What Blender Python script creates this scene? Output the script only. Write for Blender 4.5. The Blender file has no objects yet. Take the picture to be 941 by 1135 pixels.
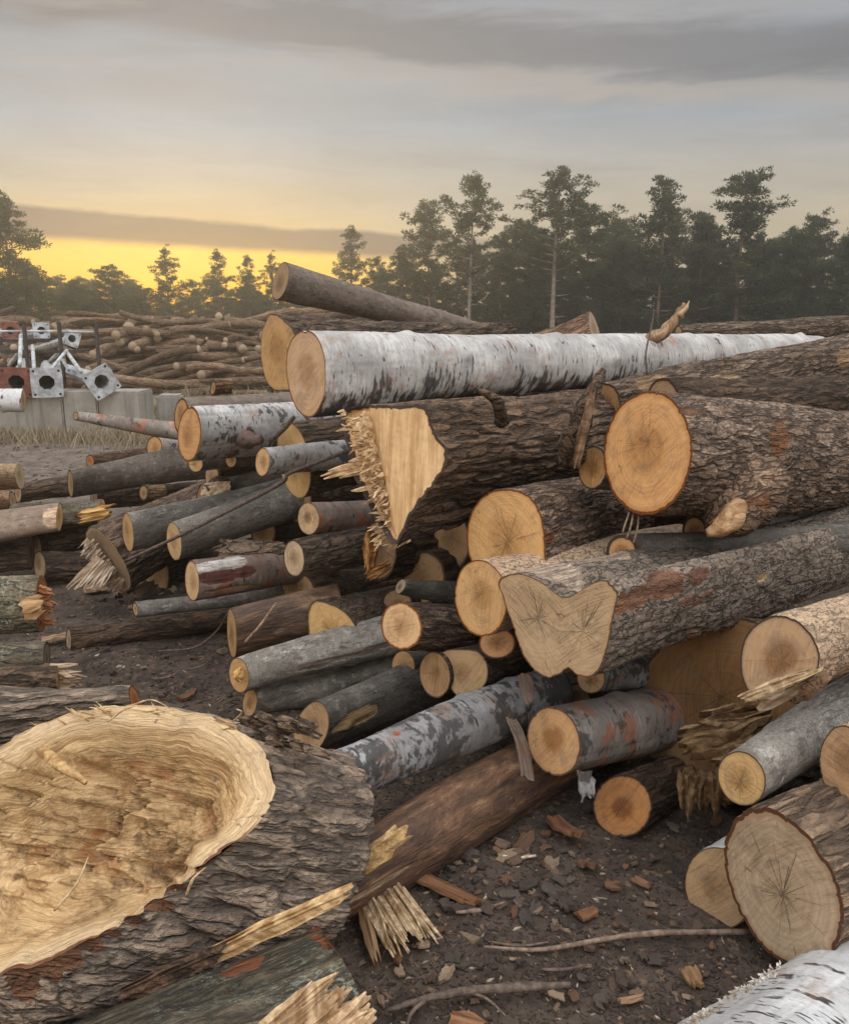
import bpy, math, random
import numpy as np
from mathutils import Vector, Matrix

random.seed(7)
RS = np.random.RandomState(11)
scene = bpy.context.scene
COL = scene.collection
rad = math.radians

# ------------------------------------------------------------------ camera
F = 940.0; CX, CY = 470.5, 567.5; CAMZ = 1.65
PITCH = math.atan((567.5 - 356) / F)
cp, sp = math.cos(PITCH), math.sin(PITCH)
CAM = np.array([0.0, 0.0, CAMZ])

def ray(x, y):
    a = (x - CX) / F; b = -(y - CY) / F
    return np.array([a, cp + b * sp, -sp + b * cp])
def at(x, y, Y):
    d = ray(x, y)
    return CAM + d * (Y / d[1])
def on_ground(x, y, z=0.0):
    d = ray(x, y)
    return CAM + d * ((z - CAMZ) / d[2])
def nrm(v):
    v = np.asarray(v, float)
    return v / np.linalg.norm(v)

cam_d = bpy.data.cameras.new('camera'); cam = bpy.data.objects.new('camera', cam_d)
COL.objects.link(cam); scene.camera = cam
cam.location = CAM; cam.rotation_euler = (math.pi / 2 - PITCH, 0, 0)
cam_d.sensor_fit = 'HORIZONTAL'; cam_d.sensor_width = 36.0; cam_d.lens = 36.0 * F / 941
cam_d.clip_start = 0.05; cam_d.clip_end = 2000

# ------------------------------------------------------------------ numpy noise
def _h(ix, iy, iz):
    n = (ix.astype(np.int64) * 374761393 + iy.astype(np.int64) * 668265263 + iz.astype(np.int64) * 2147483647 * 3 + 1274126177)
    n = n & 0xffffffff
    n = ((n ^ (n >> 13)) * 1274126177) & 0xffffffff
    n = ((n ^ (n >> 16)) * 2246822519) & 0xffffffff
    n = n ^ (n >> 15)
    return (n & 0xffff) / 32767.5 - 1.0
def vn(x, y, z):
    x, y, z = np.broadcast_arrays(np.asarray(x, float), np.asarray(y, float), np.asarray(z, float))
    ix, iy, iz = np.floor(x), np.floor(y), np.floor(z)
    fx, fy, fz = x - ix, y - iy, z - iz
    fx, fy, fz = [t * t * t * (t * (t * 6 - 15) + 10) for t in (fx, fy, fz)]
    r = 0
    for dx in (0, 1):
        for dy in (0, 1):
            for dz in (0, 1):
                w = (fx if dx else 1 - fx) * (fy if dy else 1 - fy) * (fz if dz else 1 - fz)
                r = r + w * _h(ix + dx, iy + dy, iz + dz)
    return r
def fbm(x, y, z, o=3):
    r = 0; a = 1.0; s = 0
    for i in range(o):
        r = r + a * vn(x * 2 ** i + 17 * i, y * 2 ** i - 9 * i, z * 2 ** i + 5 * i); s += a; a *= 0.5
    return r / s
def sst(a, b, x):
    t = np.clip((x - a) / (b - a), 0, 1)
    return t * t * (3 - 2 * t)

# ------------------------------------------------------------------ objects
def mesh_np(name, V, faces4=None, faces3=None, attrs=None, smooth=True):
    me = bpy.data.meshes.new(name)
    V = np.asarray(V, np.float32)
    loops = []; starts = []; n = 0
    if faces4 is not None and len(faces4):
        f = np.asarray(faces4, np.int32); loops.append(f.ravel()); starts.append(np.arange(len(f)) * 4 + n); n += f.size
    if faces3 is not None and len(faces3):
        f = np.asarray(faces3, np.int32); loops.append(f.ravel()); starts.append(np.arange(len(f)) * 3 + n); n += f.size
    loops = np.concatenate(loops); starts = np.concatenate(starts).astype(np.int32)
    me.vertices.add(len(V)); me.vertices.foreach_set('co', V.ravel())
    me.loops.add(len(loops)); me.loops.foreach_set('vertex_index', loops.astype(np.int32))
    me.polygons.add(len(starts)); me.polygons.foreach_set('loop_start', starts)
    if attrs:
        for k, a in attrs.items():
            at_ = me.attributes.new(k, 'FLOAT', 'POINT'); at_.data.foreach_set('value', np.asarray(a, np.float32))
    me.update(calc_edges=True); me.validate()
    me.polygons.foreach_set('use_smooth', np.full(len(me.polygons), smooth))
    return me
def ob(name, me, mat, parent=None):
    o = bpy.data.objects.new(name, me); COL.objects.link(o)
    if mat is not None:
        if not me.materials: me.materials.append(mat)
    if parent is not None: o.parent = parent
    return o
def tag(o, label=None, cat=None, group=None, kind=None):
    if label: o['label'] = label
    if cat: o['category'] = cat
    if group: o['group'] = group
    if kind: o['kind'] = kind
    return o
def empty(name, M):
    o = bpy.data.objects.new(name, None); COL.objects.link(o)
    o.empty_display_size = 0.1; o.matrix_world = M
    return o

# ------------------------------------------------------------------ shader helper
class NT:
    def __init__(s, tree): s.t = tree; s.n = tree.nodes; s.l = tree.links
    def set(s, sock, v):
        if isinstance(v, bpy.types.NodeSocket): s.l.new(v, sock)
        elif v is not None:
            if isinstance(v, (tuple, list)) and len(v) == 3 and sock.type == 'RGBA': v = (*v, 1)
            sock.default_value = v
    def m(s, op, a, b=None, c=None, clamp=False):
        n = s.n.new('ShaderNodeMath'); n.operation = op; n.use_clamp = clamp
        for i, v in enumerate((a, b, c)):
            if v is not None: s.set(n.inputs[i], v)
        return n.outputs[0]
    def vm(s, op, a, b=None, scale=None):
        n = s.n.new('ShaderNodeVectorMath'); n.operation = op
        s.set(n.inputs[0], a)
        if b is not None: s.set(n.inputs[1], b)
        if scale is not None: s.set(n.inputs['Scale'], scale)
        return n.outputs['Value'] if op in ('LENGTH', 'DOT_PRODUCT') else n.outputs[0]
    def noise(s, vec, scale=5, detail=3, rough=.55, dist=0):
        n = s.n.new('ShaderNodeTexNoise')
        s.set(n.inputs['Vector'], vec); s.set(n.inputs['Scale'], scale); s.set(n.inputs['Detail'], detail)
        s.set(n.inputs['Roughness'], rough); s.set(n.inputs['Distortion'], dist)
        return n.outputs['Fac']
    def noisec(s, vec, scale=5, detail=2):
        n = s.n.new('ShaderNodeTexNoise')
        s.set(n.inputs['Vector'], vec); s.set(n.inputs['Scale'], scale); s.set(n.inputs['Detail'], detail)
        return n.outputs['Color']
    def vor(s, vec, scale=5, feat='F1', out='Distance', rnd=1):
        n = s.n.new('ShaderNodeTexVoronoi'); n.feature = feat
        s.set(n.inputs['Vector'], vec); s.set(n.inputs['Scale'], scale); s.set(n.inputs['Randomness'], rnd)
        return n.outputs[out]
    def ss(s, x, a, b):
        n = s.n.new('ShaderNodeMapRange'); n.interpolation_type = 'SMOOTHSTEP'
        s.set(n.inputs['Value'], x); s.set(n.inputs['From Min'], a); s.set(n.inputs['From Max'], b)
        return n.outputs[0]
    def mix(s, f, a, b, mode='MIX'):
        n = s.n.new('ShaderNodeMix'); n.data_type = 'RGBA'; n.blend_type = mode
        s.set(n.inputs[0], f); s.set(n.inputs[6], a); s.set(n.inputs[7], b)
        return n.outputs[2]
    def ramp(s, f, stops, interp='LINEAR'):
        n = s.n.new('ShaderNodeValToRGB'); cr = n.color_ramp; cr.interpolation = interp
        while len(cr.elements) < len(stops): cr.elements.new(1.0)
        for e, (p, c) in zip(cr.elements, stops): e.position = p; e.color = (*c, 1)
        s.set(n.inputs[0], f)
        return n.outputs[0]
    def sep(s, v):
        n = s.n.new('ShaderNodeSeparateXYZ'); s.set(n.inputs[0], v); return n.outputs
    def comb(s, x, y, z):
        n = s.n.new('ShaderNodeCombineXYZ')
        for i, v in enumerate((x, y, z)): s.set(n.inputs[i], v)
        return n.outputs[0]
    def attr(s, name, typ='GEOMETRY', out='Fac'):
        n = s.n.new('ShaderNodeAttribute'); n.attribute_name = name; n.attribute_type = typ
        return n.outputs[out]
    def bump(s, h, strength=.5, dist=.01, nrm_=None):
        n = s.n.new('ShaderNodeBump'); s.set(n.inputs['Height'], h); s.set(n.inputs['Strength'], strength)
        s.set(n.inputs['Distance'], dist)
        if nrm_ is not None: s.set(n.inputs['Normal'], nrm_)
        return n.outputs[0]
    def objvec(s):
        """object-space position shifted by a per-object random amount (so that no two logs repeat)"""
        tc = s.n.new('ShaderNodeTexCoord'); oi = s.n.new('ShaderNodeObjectInfo')
        s.rnd = oi.outputs['Random']; s.ocol = oi.outputs['Color']
        s.raw = tc.outputs['Object']
        off = s.comb(s.m('MULTIPLY', s.rnd, 37.0), s.m('MULTIPLY', s.rnd, 91.0), s.m('MULTIPLY', s.rnd, 53.0))
        return s.vm('ADD', s.raw, off)

def new_mat(name, rough=.9):
    m = bpy.data.materials.new(name); m.use_nodes = True
    nt = NT(m.node_tree); b = m.node_tree.nodes['Principled BSDF']
    b.inputs['Roughness'].default_value = rough
    b.inputs['Specular IOR Level'].default_value = .25
    return m, nt, b

def mul(v, s3): return tuple(a * b for a, b in zip(v, s3))

def spots(t, v, col):
    """places where the bark is knocked off: colour and extent come with the mesh"""
    sc = t.attr('spot', 'GEOMETRY', 'Color'); sa = t.attr('spot_amount')
    g = t.noise(t.vm('MULTIPLY', v, (1, 1, .12)), 55, 4, .65); n = t.noise(v, 38, 4, .65)
    n2 = t.noise(t.vm('MULTIPLY', v, (1, 1, .4)), 85, 3, .7)
    f = t.ss(t.m('ADD', sa, t.m('MULTIPLY', t.m('ADD', t.m('MULTIPLY', t.m('SUBTRACT', n, .5), 1.5), t.m('MULTIPLY', t.m('SUBTRACT', n2, .5), .8)), t.ss(sa, 0.0, .1))), .38, .56)
    pc = t.mix(t.ss(g, .3, .7), t.mix(1.0, sc, (.38, .33, .30), 'MULTIPLY'), t.mix(1.0, sc, (1.2, 1.15, 1.1), 'MULTIPLY'))
    pc = t.mix(t.m('MULTIPLY', t.ss(n2, .5, .68), .55), pc, mul((.07, .05, .038), (1, 1, 1)))
    f = t.m('MULTIPLY', f, .92)
    return t.mix(f, col, pc)

# bark with furrows / plates.  stretch < 1 = plates long along the log
def bark_mat(name, ridge, ridge2, crack, scale=26, stretch=.28, crackw=.16, strength=.9, dist=.012,
             patch=None, patch_lo=.62, lichen=None, lichen_lo=.6, warp=.02):
    ridge, ridge2 = mul(ridge, (1.30, 1.08, .88)), mul(ridge2, (1.25, 1.04, .85))
    m, t, b = new_mat(name)
    v = t.objvec()
    wv = t.vm('SCALE', t.vm('SUBTRACT', t.noisec(v, 9, 2), (.5, .5, .5)), scale=warp)
    wv = t.vm('ADD', v, wv)
    st = t.vm('MULTIPLY', wv, (1, 1, stretch))
    e = t.m('ABSOLUTE', t.m('SUBTRACT', t.noise(st, scale, 2.5, .55, .3), .5))
    e2 = t.m('ABSOLUTE', t.m('SUBTRACT', t.noise(t.vm('MULTIPLY', wv, (1, 1, stretch * 2.2)), scale * 1.9, 3, .6, .2), .5))
    cr = t.ss(e, 0.0, crackw * .42); cr2 = t.ss(e2, 0.0, crackw * .45)
    fine = t.noise(t.vm('MULTIPLY', v, (1, 1, .45)), 110, 4, .65)
    big = t.noise(t.vm('MULTIPLY', v, (1, 1, .5)), 5, 3, .6)
    cellv = t.noise(st, scale * .8, 2, .5)
    cav = t.attr('cav')
    f = t.m('ADD', t.m('MULTIPLY', big, .9), t.m('MULTIPLY', t.m('SUBTRACT', cellv, .5), .35))
    f = t.m('ADD', f, t.m('MULTIPLY', t.m('SUBTRACT', fine, .5), .9))
    col = t.mix(t.ss(f, .25, .75), ridge2, ridge)
    dark = t.m('MULTIPLY', t.m('MULTIPLY', cr, t.m('ADD', t.m('MULTIPLY', cr2, .45), .55)), t.m('ADD', t.m('MULTIPLY', cav, .6), .4))
    col = t.mix(t.m('ADD', t.m('MULTIPLY', dark, .85), .15), crack, col)
    if patch:
        pn = t.noise(t.vm('MULTIPLY', wv, (1, 1, .45)), 7, 4, .6)
        pf = t.ss(pn, patch_lo, patch_lo + .05)
        pc = t.mix(t.noise(t.vm('MULTIPLY', v, (1, 1, .15)), 60, 3), mul(patch, (.55, .5, .5)), mul(patch, (1.25, 1.25, 1.2)))
        col = t.mix(pf, col, pc)
    if lichen:
        ln = t.noise(v, 70, 5, .75)
        lb = t.noise(v, 4, 2)
        lf = t.m('MULTIPLY', t.ss(ln, lichen_lo - .06, lichen_lo + .04), t.ss(lb, .4, .6))
        col = t.mix(t.m('MULTIPLY', lf, .8), col, lichen)
    col = t.mix(1.0, col, t.ocol, 'MULTIPLY')
    col = spots(t, v, col)
    t.set(b.inputs['Base Color'], col)
    h = t.m('ADD', t.m('ADD', t.m('MULTIPLY', cr, .6), t.m('MULTIPLY', cr2, .25)), t.m('MULTIPLY', fine, .45))
    t.set(b.inputs['Normal'], t.bump(h, strength, dist))
    return m

def smooth_bark(name, c1, c2, spot, strength=.8, lent=.25, scar=(.05, .045, .04)):
    m, t, b = new_mat(name, .8)
    v = t.objvec()
    big = t.noise(v, 4, 4, .6); mid = t.noise(v, 22, 4, .65); fine = t.noise(v, 140, 3, .7)
    col = t.mix(t.ss(big, .35, .65), c1, c2)
    col = t.mix(t.m('MULTIPLY', t.ss(mid, .5, .66), .7), col, spot)
    ring = t.noise(t.vm('MULTIPLY', v, (.25, .25, 1)), 75, 3, .6)
    col = t.mix(t.m('MULTIPLY', t.ss(ring, .6, .72), lent), col, scar)
    crk = t.noise(t.vm('MULTIPLY', v, (1, 1, .12)), 30, 4, .6, .4)
    crk = t.ss(t.m('ABSOLUTE', t.m('SUBTRACT', crk, .5)), 0.0, .025)
    crkm = t.m('MULTIPLY', t.m('SUBTRACT', 1.0, crk), t.ss(t.noise(v, 5, 2), .5, .62))
    col = t.mix(t.m('MULTIPLY', crkm, .7), col, scar)
    sp_ = t.vor(v, 60, 'F1'); spm = t.m('MULTIPLY', t.ss(sp_, .22, .12), t.ss(mid, .45, .6))
    col = t.mix(t.m('MULTIPLY', spm, .5), col, mul(spot, (1.4, 1.4, 1.3)))
    wr = t.noise(t.vm('MULTIPLY', v, (1, 1, .35)), 45, 5, .72)
    col = t.mix(t.m('MULTIPLY', t.ss(wr, .52, .66), .65), col, mul(c1, (.42, .4, .38)))
    col = t.mix(t.m('MULTIPLY', t.ss(t.noise(v, 13, 5, .7), .54, .66), .5), col, (.085, .064, .048))
    col = t.mix(t.m('MULTIPLY', t.ss(fine, .4, .65), .5), col, mul(c1, (.4, .38, .35)))
    col = t.mix(1.0, col, t.ocol, 'MULTIPLY')
    col = spots(t, v, col)
    t.set(b.inputs['Base Color'], col)
    h = t.m('ADD', t.m('ADD', t.m('MULTIPLY', mid, .5), t.m('MULTIPLY', wr, .7)), t.m('ADD', t.m('MULTIPLY', fine, .4), t.m('SUBTRACT', t.m('MULTIPLY', ring, .25), t.m('MULTIPLY', crkm, .6))))
    t.set(b.inputs['Normal'], t.bump(h, strength, .006))
    return m

def birch_mat(name, white=(.62, .59, .545), grey=(.34, .32, .30), black_lo=.60, lent=.62, fringe=.0, peel=(.42, .24, .15), peel_lo=.64, fring_off=0.0, fring_w=.35):
    m, t, b = new_mat(name, .7)
    v = t.objvec()
    big = t.noise(v, 5, 4, .6)
    fine = t.noise(v, 120, 3, .7)
    hz = t.vm('MULTIPLY', v, (.16, .16, 1))
    flake = t.noise(hz, 55, 4, .65, .3)
    flake2 = t.noise(t.vm('MULTIPLY', v, (.3, .3, 1)), 22, 4, .6, .6)
    col = t.mix(t.ss(big, .32, .68), white, grey)
    col = t.mix(t.m('MULTIPLY', t.ss(flake, .42, .62), .55), col, grey)
    dash = t.noise(t.vm('MULTIPLY', v, (.12, .12, 1)), 80, 2, .5)
    dm = t.m('MULTIPLY', t.ss(dash, lent, lent + .04), t.ss(t.noise(v, 18, 2), .42, .58))
    pn = t.noise(t.vm('MULTIPLY', v, (.6, .6, 1)), 6.5, 4, .62, .3)
    pm = t.ss(pn, peel_lo, peel_lo + .04)
    pc = t.mix(flake2, mul(peel, (.6, .5, .45)), mul(peel, (1.25, 1.2, 1.15)))
    col = t.mix(t.m('MULTIPLY', pm, .85), col, pc)
    col = t.mix(dm, col, (.035, .03, .028))
    bn = t.noise(t.vm('MULTIPLY', v, (.8, .8, 1)), 8, 5, .68, .4)
    bn = t.m('ADD', t.m('MULTIPLY', bn, .62), t.m('MULTIPLY', t.noise(t.vm('MULTIPLY', v, (.6, .6, 1)), 34, 5, .72, .3), .38))
    bm = t.ss(bn, black_lo - .015, black_lo + .035)
    col = t.mix(t.m('MULTIPLY', bm, .9), col, (.04, .036, .033))
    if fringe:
        # dark ragged fringe coloured along the underside of the log
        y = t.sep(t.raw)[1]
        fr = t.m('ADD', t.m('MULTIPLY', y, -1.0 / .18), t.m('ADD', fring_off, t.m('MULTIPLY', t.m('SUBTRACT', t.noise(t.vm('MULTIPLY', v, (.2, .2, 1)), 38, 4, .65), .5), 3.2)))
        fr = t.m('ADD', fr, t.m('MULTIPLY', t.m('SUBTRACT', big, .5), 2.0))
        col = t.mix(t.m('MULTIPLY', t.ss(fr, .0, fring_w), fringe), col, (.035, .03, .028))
    curl = t.noise(t.vm('MULTIPLY', v, (.22, .22, 1)), 120, 3, .7)
    col = t.mix(t.m('MULTIPLY', t.ss(curl, .52, .68), .45), col, mul(grey, (.55, .5, .46)))
    col = t.mix(t.m('MULTIPLY', t.ss(t.noise(v, 9, 5, .7), .53, .68), .5), col, mul(peel, (.75, .72, .7)))
    col = t.mix(t.m('MULTIPLY', fine, .3), col, (.12, .11, .10))
    col = t.mix(1.0, col, t.ocol, 'MULTIPLY')
    col = spots(t, v, col)
    t.set(b.inputs['Base Color'], col)
    h = t.m('ADD', t.m('MULTIPLY', flake, .7), t.m('ADD', t.m('MULTIPLY', fine, .2), t.m('SUBTRACT', t.m('MULTIPLY', flake2, .6), t.m('MULTIPLY', bm, .3))))
    t.set(b.inputs['Normal'], t.bump(h, .7, .008))
    return m

def debarked_mat(name, c1, c2, c3):
    m, t, b = new_mat(name, .6)
    v = t.objvec()
    s1 = t.noise(t.vm('MULTIPLY', v, (1, 1, .16)), 16, 6, .7, .9)
    s2 = t.noise(t.vm('MULTIPLY', v, (1, 1, .45)), 12, 5, .7, 1.0)
    fine = t.noise(t.vm('MULTIPLY', v, (1, 1, .12)), 120, 3, .6)
    col = t.ramp(t.m('ADD', t.m('MULTIPLY', s1, .55), t.m('MULTIPLY', s2, .45)), [(.38, c1), (.48, c2), (.56, mul(c2, (1.9, 1.75, 1.55))), (.63, c3)])
    gal = t.noise(v, 26, 1, .4, 2.2)
    gm = t.m('MULTIPLY', t.ss(t.m('ABSOLUTE', t.m('SUBTRACT', gal, .5)), .02, .0), t.ss(s2, .5, .6))
    col = t.mix(t.m('MULTIPLY', gm, .5), col, c3)
    col = t.mix(t.m('MULTIPLY', fine, .4), col, mul(c1, (.5, .5, .5)))
    col = t.mix(1.0, col, t.ocol, 'MULTIPLY')
    col = spots(t, v, col)
    t.set(b.inputs['Base Color'], col)
    t.set(b.inputs['Normal'], t.bump(t.m('ADD', t.m('ADD', t.m('MULTIPLY', s1, 1.0), t.m('MULTIPLY', s2, .5)), t.m('MULTIPLY', fine, .4)), .9, .014))
    t.set(b.inputs['Specular IOR Level'], .4)
    return m

# sawn end of a log: rings, ray cracks, saw marks, cambium and bark rim.  Base colour = object colour
def end_mat(name, heart=.55, rings=150, cracks=.5, saw=.5, heart_r=.45, blot=.3, twin=0.0):
    m, t, b = new_mat(name, .75)
    v = t.objvec()
    rr = t.attr('rr'); rim = t.attr('rim_start', 'OBJECT'); rimcol = t.attr('rim_color', 'OBJECT', 'Color')
    crk_amt = t.attr('cracks', 'OBJECT')
    x, y, z = t.sep(t.vm('SUBTRACT', t.raw, t.attr('pith', 'OBJECT', 'Vector')))
    if twin: x = t.m('SUBTRACT', t.m('ABSOLUTE', x), twin)
    ln = t.m('SQRT', t.m('ADD', t.m('MULTIPLY', x, x), t.m('MULTIPLY', y, y)))
    ln = t.m('MAXIMUM', ln, .0005)
    ang = t.comb(t.m('DIVIDE', x, ln), t.m('DIVIDE', y, ln), t.m('MULTIPLY', t.rnd, 40))
    # growth rings follow the outline of the log
    wob = t.noise(v, 14, 3, .6)
    rc = t.m('ADD', t.m('MULTIPLY', t.m('MULTIPLY', ln, 7.0) if twin else rr, .22), t.m('MULTIPLY', wob, .02))
    ringv = t.noise(t.comb(rc, t.m('MULTIPLY', t.rnd, 13), 0.0), rings, 3, .7)
    big = t.noise(v, 7, 4, .6); fine = t.noise(v, 160, 3, .6)
    base = t.ocol
    col = t.mix(t.m('MULTIPLY', t.ss(ringv, .42, .64), .40), base, t.mix(1.0, base, (.62, .52, .42), 'MULTIPLY'))
    # heartwood
    hr = t.m('ADD', rr, t.m('ADD', t.m('MULTIPLY', t.m('SUBTRACT', big, .5), .7), t.m('MULTIPLY', t.m('SUBTRACT', t.noise(v, 30, 4, .65), .5), .25)))
    hm = t.m('MULTIPLY', t.ss(hr, heart_r + .12, heart_r - .2), heart)
    col = t.mix(hm, col, t.mix(1.0, col, (.58, .48, .38), 'MULTIPLY'))
    col = t.mix(t.m('MULTIPLY', t.ss(big, .48, .72), blot), col, t.mix(1.0, col, (.52, .5, .5), 'MULTIPLY'))
    col = t.mix(t.m('MULTIPLY', t.ss(t.noise(v, 30, 4, .65), .55, .75), .35), col, t.mix(1.0, col, (1.35, 1.3, 1.2), 'MULTIPLY'))
    # grey weathering and smeared mud
    wz = t.ss(t.noise(v, 11, 5, .7, .6), .5, .68)
    col = t.mix(t.m('MULTIPLY', wz, .5), col, t.mix(.55, t.mix(1.0, col, (.62, .6, .6), 'MULTIPLY'), (.20, .165, .13)))
    md = t.m('MULTIPLY', t.ss(t.noise(v, 19, 5, .72), .60, .68), t.ss(t.noise(v, 4, 2), .45, .6))
    col = t.mix(t.m('MULTIPLY', md, .55), col, (.10, .075, .055))
    # saw marks : slightly curved parallel grooves
    sa = t.m('MULTIPLY', t.rnd, 6.28)
    sx = t.m('ADD', t.m('MULTIPLY', x, t.m('COSINE', sa)), t.m('MULTIPLY', y, t.m('SINE', sa)))
    sx2 = t.m('SUBTRACT', t.m('MULTIPLY', y, t.m('COSINE', sa)), t.m('MULTIPLY', x, t.m('SINE', sa)))
    sv = t.comb(t.m('ADD', sx, t.m('MULTIPLY', t.m('MULTIPLY', sx2, sx2), .8)), t.m('MULTIPLY', sx2, .06), t.rnd)
    sw = t.noise(sv, 190, 2, .6)
    sw2 = t.noise(sv, 55, 2, .5)
    col = t.mix(t.m('MULTIPLY', t.m('MULTIPLY', t.ss(sw, .45, .7), t.ss(big, .3, .6)), saw), col, t.mix(1.0, col, (.5, .45, .4), 'MULTIPLY'))
    col = t.mix(t.m('MULTIPLY', t.ss(sw2, .52, .7), .3), col, t.mix(1.0, col, (.66, .6, .55), 'MULTIPLY'))
    # drying cracks radiating from the pith
    cn = t.noise(ang, 5.5, 3, .75)
    ce = t.m('ABSOLUTE', t.m('SUBTRACT', cn, .5))
    cw = t.m('DIVIDE', t.m('ADD', .0004, t.m('MULTIPLY', crk_amt, .0006)), t.m('MAXIMUM', ln, .006))
    cut = t.noise(t.comb(t.m('MULTIPLY', t.sep(ang)[0], 4.0), t.m('MULTIPLY', t.sep(ang)[1], 4.0), t.m('MULTIPLY', rr, 1.2)), 1.7, 2, .5)
    ck = t.m('MULTIPLY', t.m('LESS_THAN', ce, cw), t.ss(t.m('SUBTRACT', cut, t.m('MULTIPLY', rr, .18)), .44, .52))
    ck = t.m('MULTIPLY', ck, t.m('MULTIPLY', crk_amt, t.ss(rr, .92, .8)))
    col = t.mix(t.m('MULTIPLY', ck, .8), col, t.mix(1.0, base, (.12, .09, .07), 'MULTIPLY'))
    # sapwood edge, cambium, bark
    rrn = t.m('ADD', rr, t.m('MULTIPLY', t.m('SUBTRACT', t.noise(v, 45, 3), .5), .03))
    cam_ = t.ss(rrn, t.m('SUBTRACT', rim, .07), t.m('SUBTRACT', rim, .0))
    col = t.mix(cam_, col, t.mix(.35, rimcol, base))
    col = t.mix(t.ss(rrn, rim, t.m('ADD', rim, .012)), col, t.mix(fine, t.mix(1.0, rimcol, (.5, .42, .35), 'MULTIPLY'), t.mix(1.0, rimcol, (.16, .13, .11), 'MULTIPLY')))
    col = t.mix(t.m('MULTIPLY', fine, .22), col, t.mix(1.0, col, (.5, .45, .4), 'MULTIPLY'))
    t.set(b.inputs['Base Color'], col)
    h = t.m('ADD', t.m('MULTIPLY', sw, .35), t.m('ADD', t.m('MULTIPLY', sw2, .3), t.m('ADD', t.m('MULTIPLY', fine, .2), t.m('MULTIPLY', ck, -.9))))
    t.set(b.inputs['Normal'], t.bump(h, .8, .005))
    return m

def torn_mat(name, stretch=(1, 1, .05), scale=40):
    """torn, splintered wood.  Base colour = object colour"""
    m, t, b = new_mat(name, .8)
    v = t.objvec()
    g = t.noise(t.vm('MULTIPLY', v, stretch), scale, 5, .65, .3)
    g2 = t.noise(t.vm('MULTIPLY', v, stretch), scale * 4, 3, .6)
    big = t.noise(v, 8, 3)
    base = t.ocol
    col = t.mix(t.ss(g, .35, .7), t.mix(1.0, base, (.48, .38, .28), 'MULTIPLY'), t.mix(1.0, base, (1.15, 1.13, 1.08), 'MULTIPLY'))
    col = t.mix(t.m('MULTIPLY', t.ss(big, .5, .75), .45), col, t.mix(1.0, col, (.7, .45, .3), 'MULTIPLY'))
    col = t.mix(t.m('MULTIPLY', g2, .35), col, t.mix(1.0, col, (.4, .36, .3), 'MULTIPLY'))
    t.set(b.inputs['Base Color'], col)
    t.set(b.inputs['Normal'], t.bump(t.m('ADD', g, t.m('MULTIPLY', g2, .4)), .8, .008))
    return m

def plain_mat(name, c, rough=.6, var=.25, scale=20, metal=0):
    m, t, b = new_mat(name, rough)
    v = t.objvec()
    n = t.noise(v, scale, 4, .65)
    col = t.mix(t.ss(n, .35, .7), mul(c, (1 - var,) * 3), mul(c, (1 + var,) * 3))
    col = t.mix(1.0, col, t.ocol, 'MULTIPLY')
    t.set(b.inputs['Base Color'], col); b.inputs['Metallic'].default_value = metal
    t.set(b.inputs['Normal'], t.bump(n, .25, .004))
    return m

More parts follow.
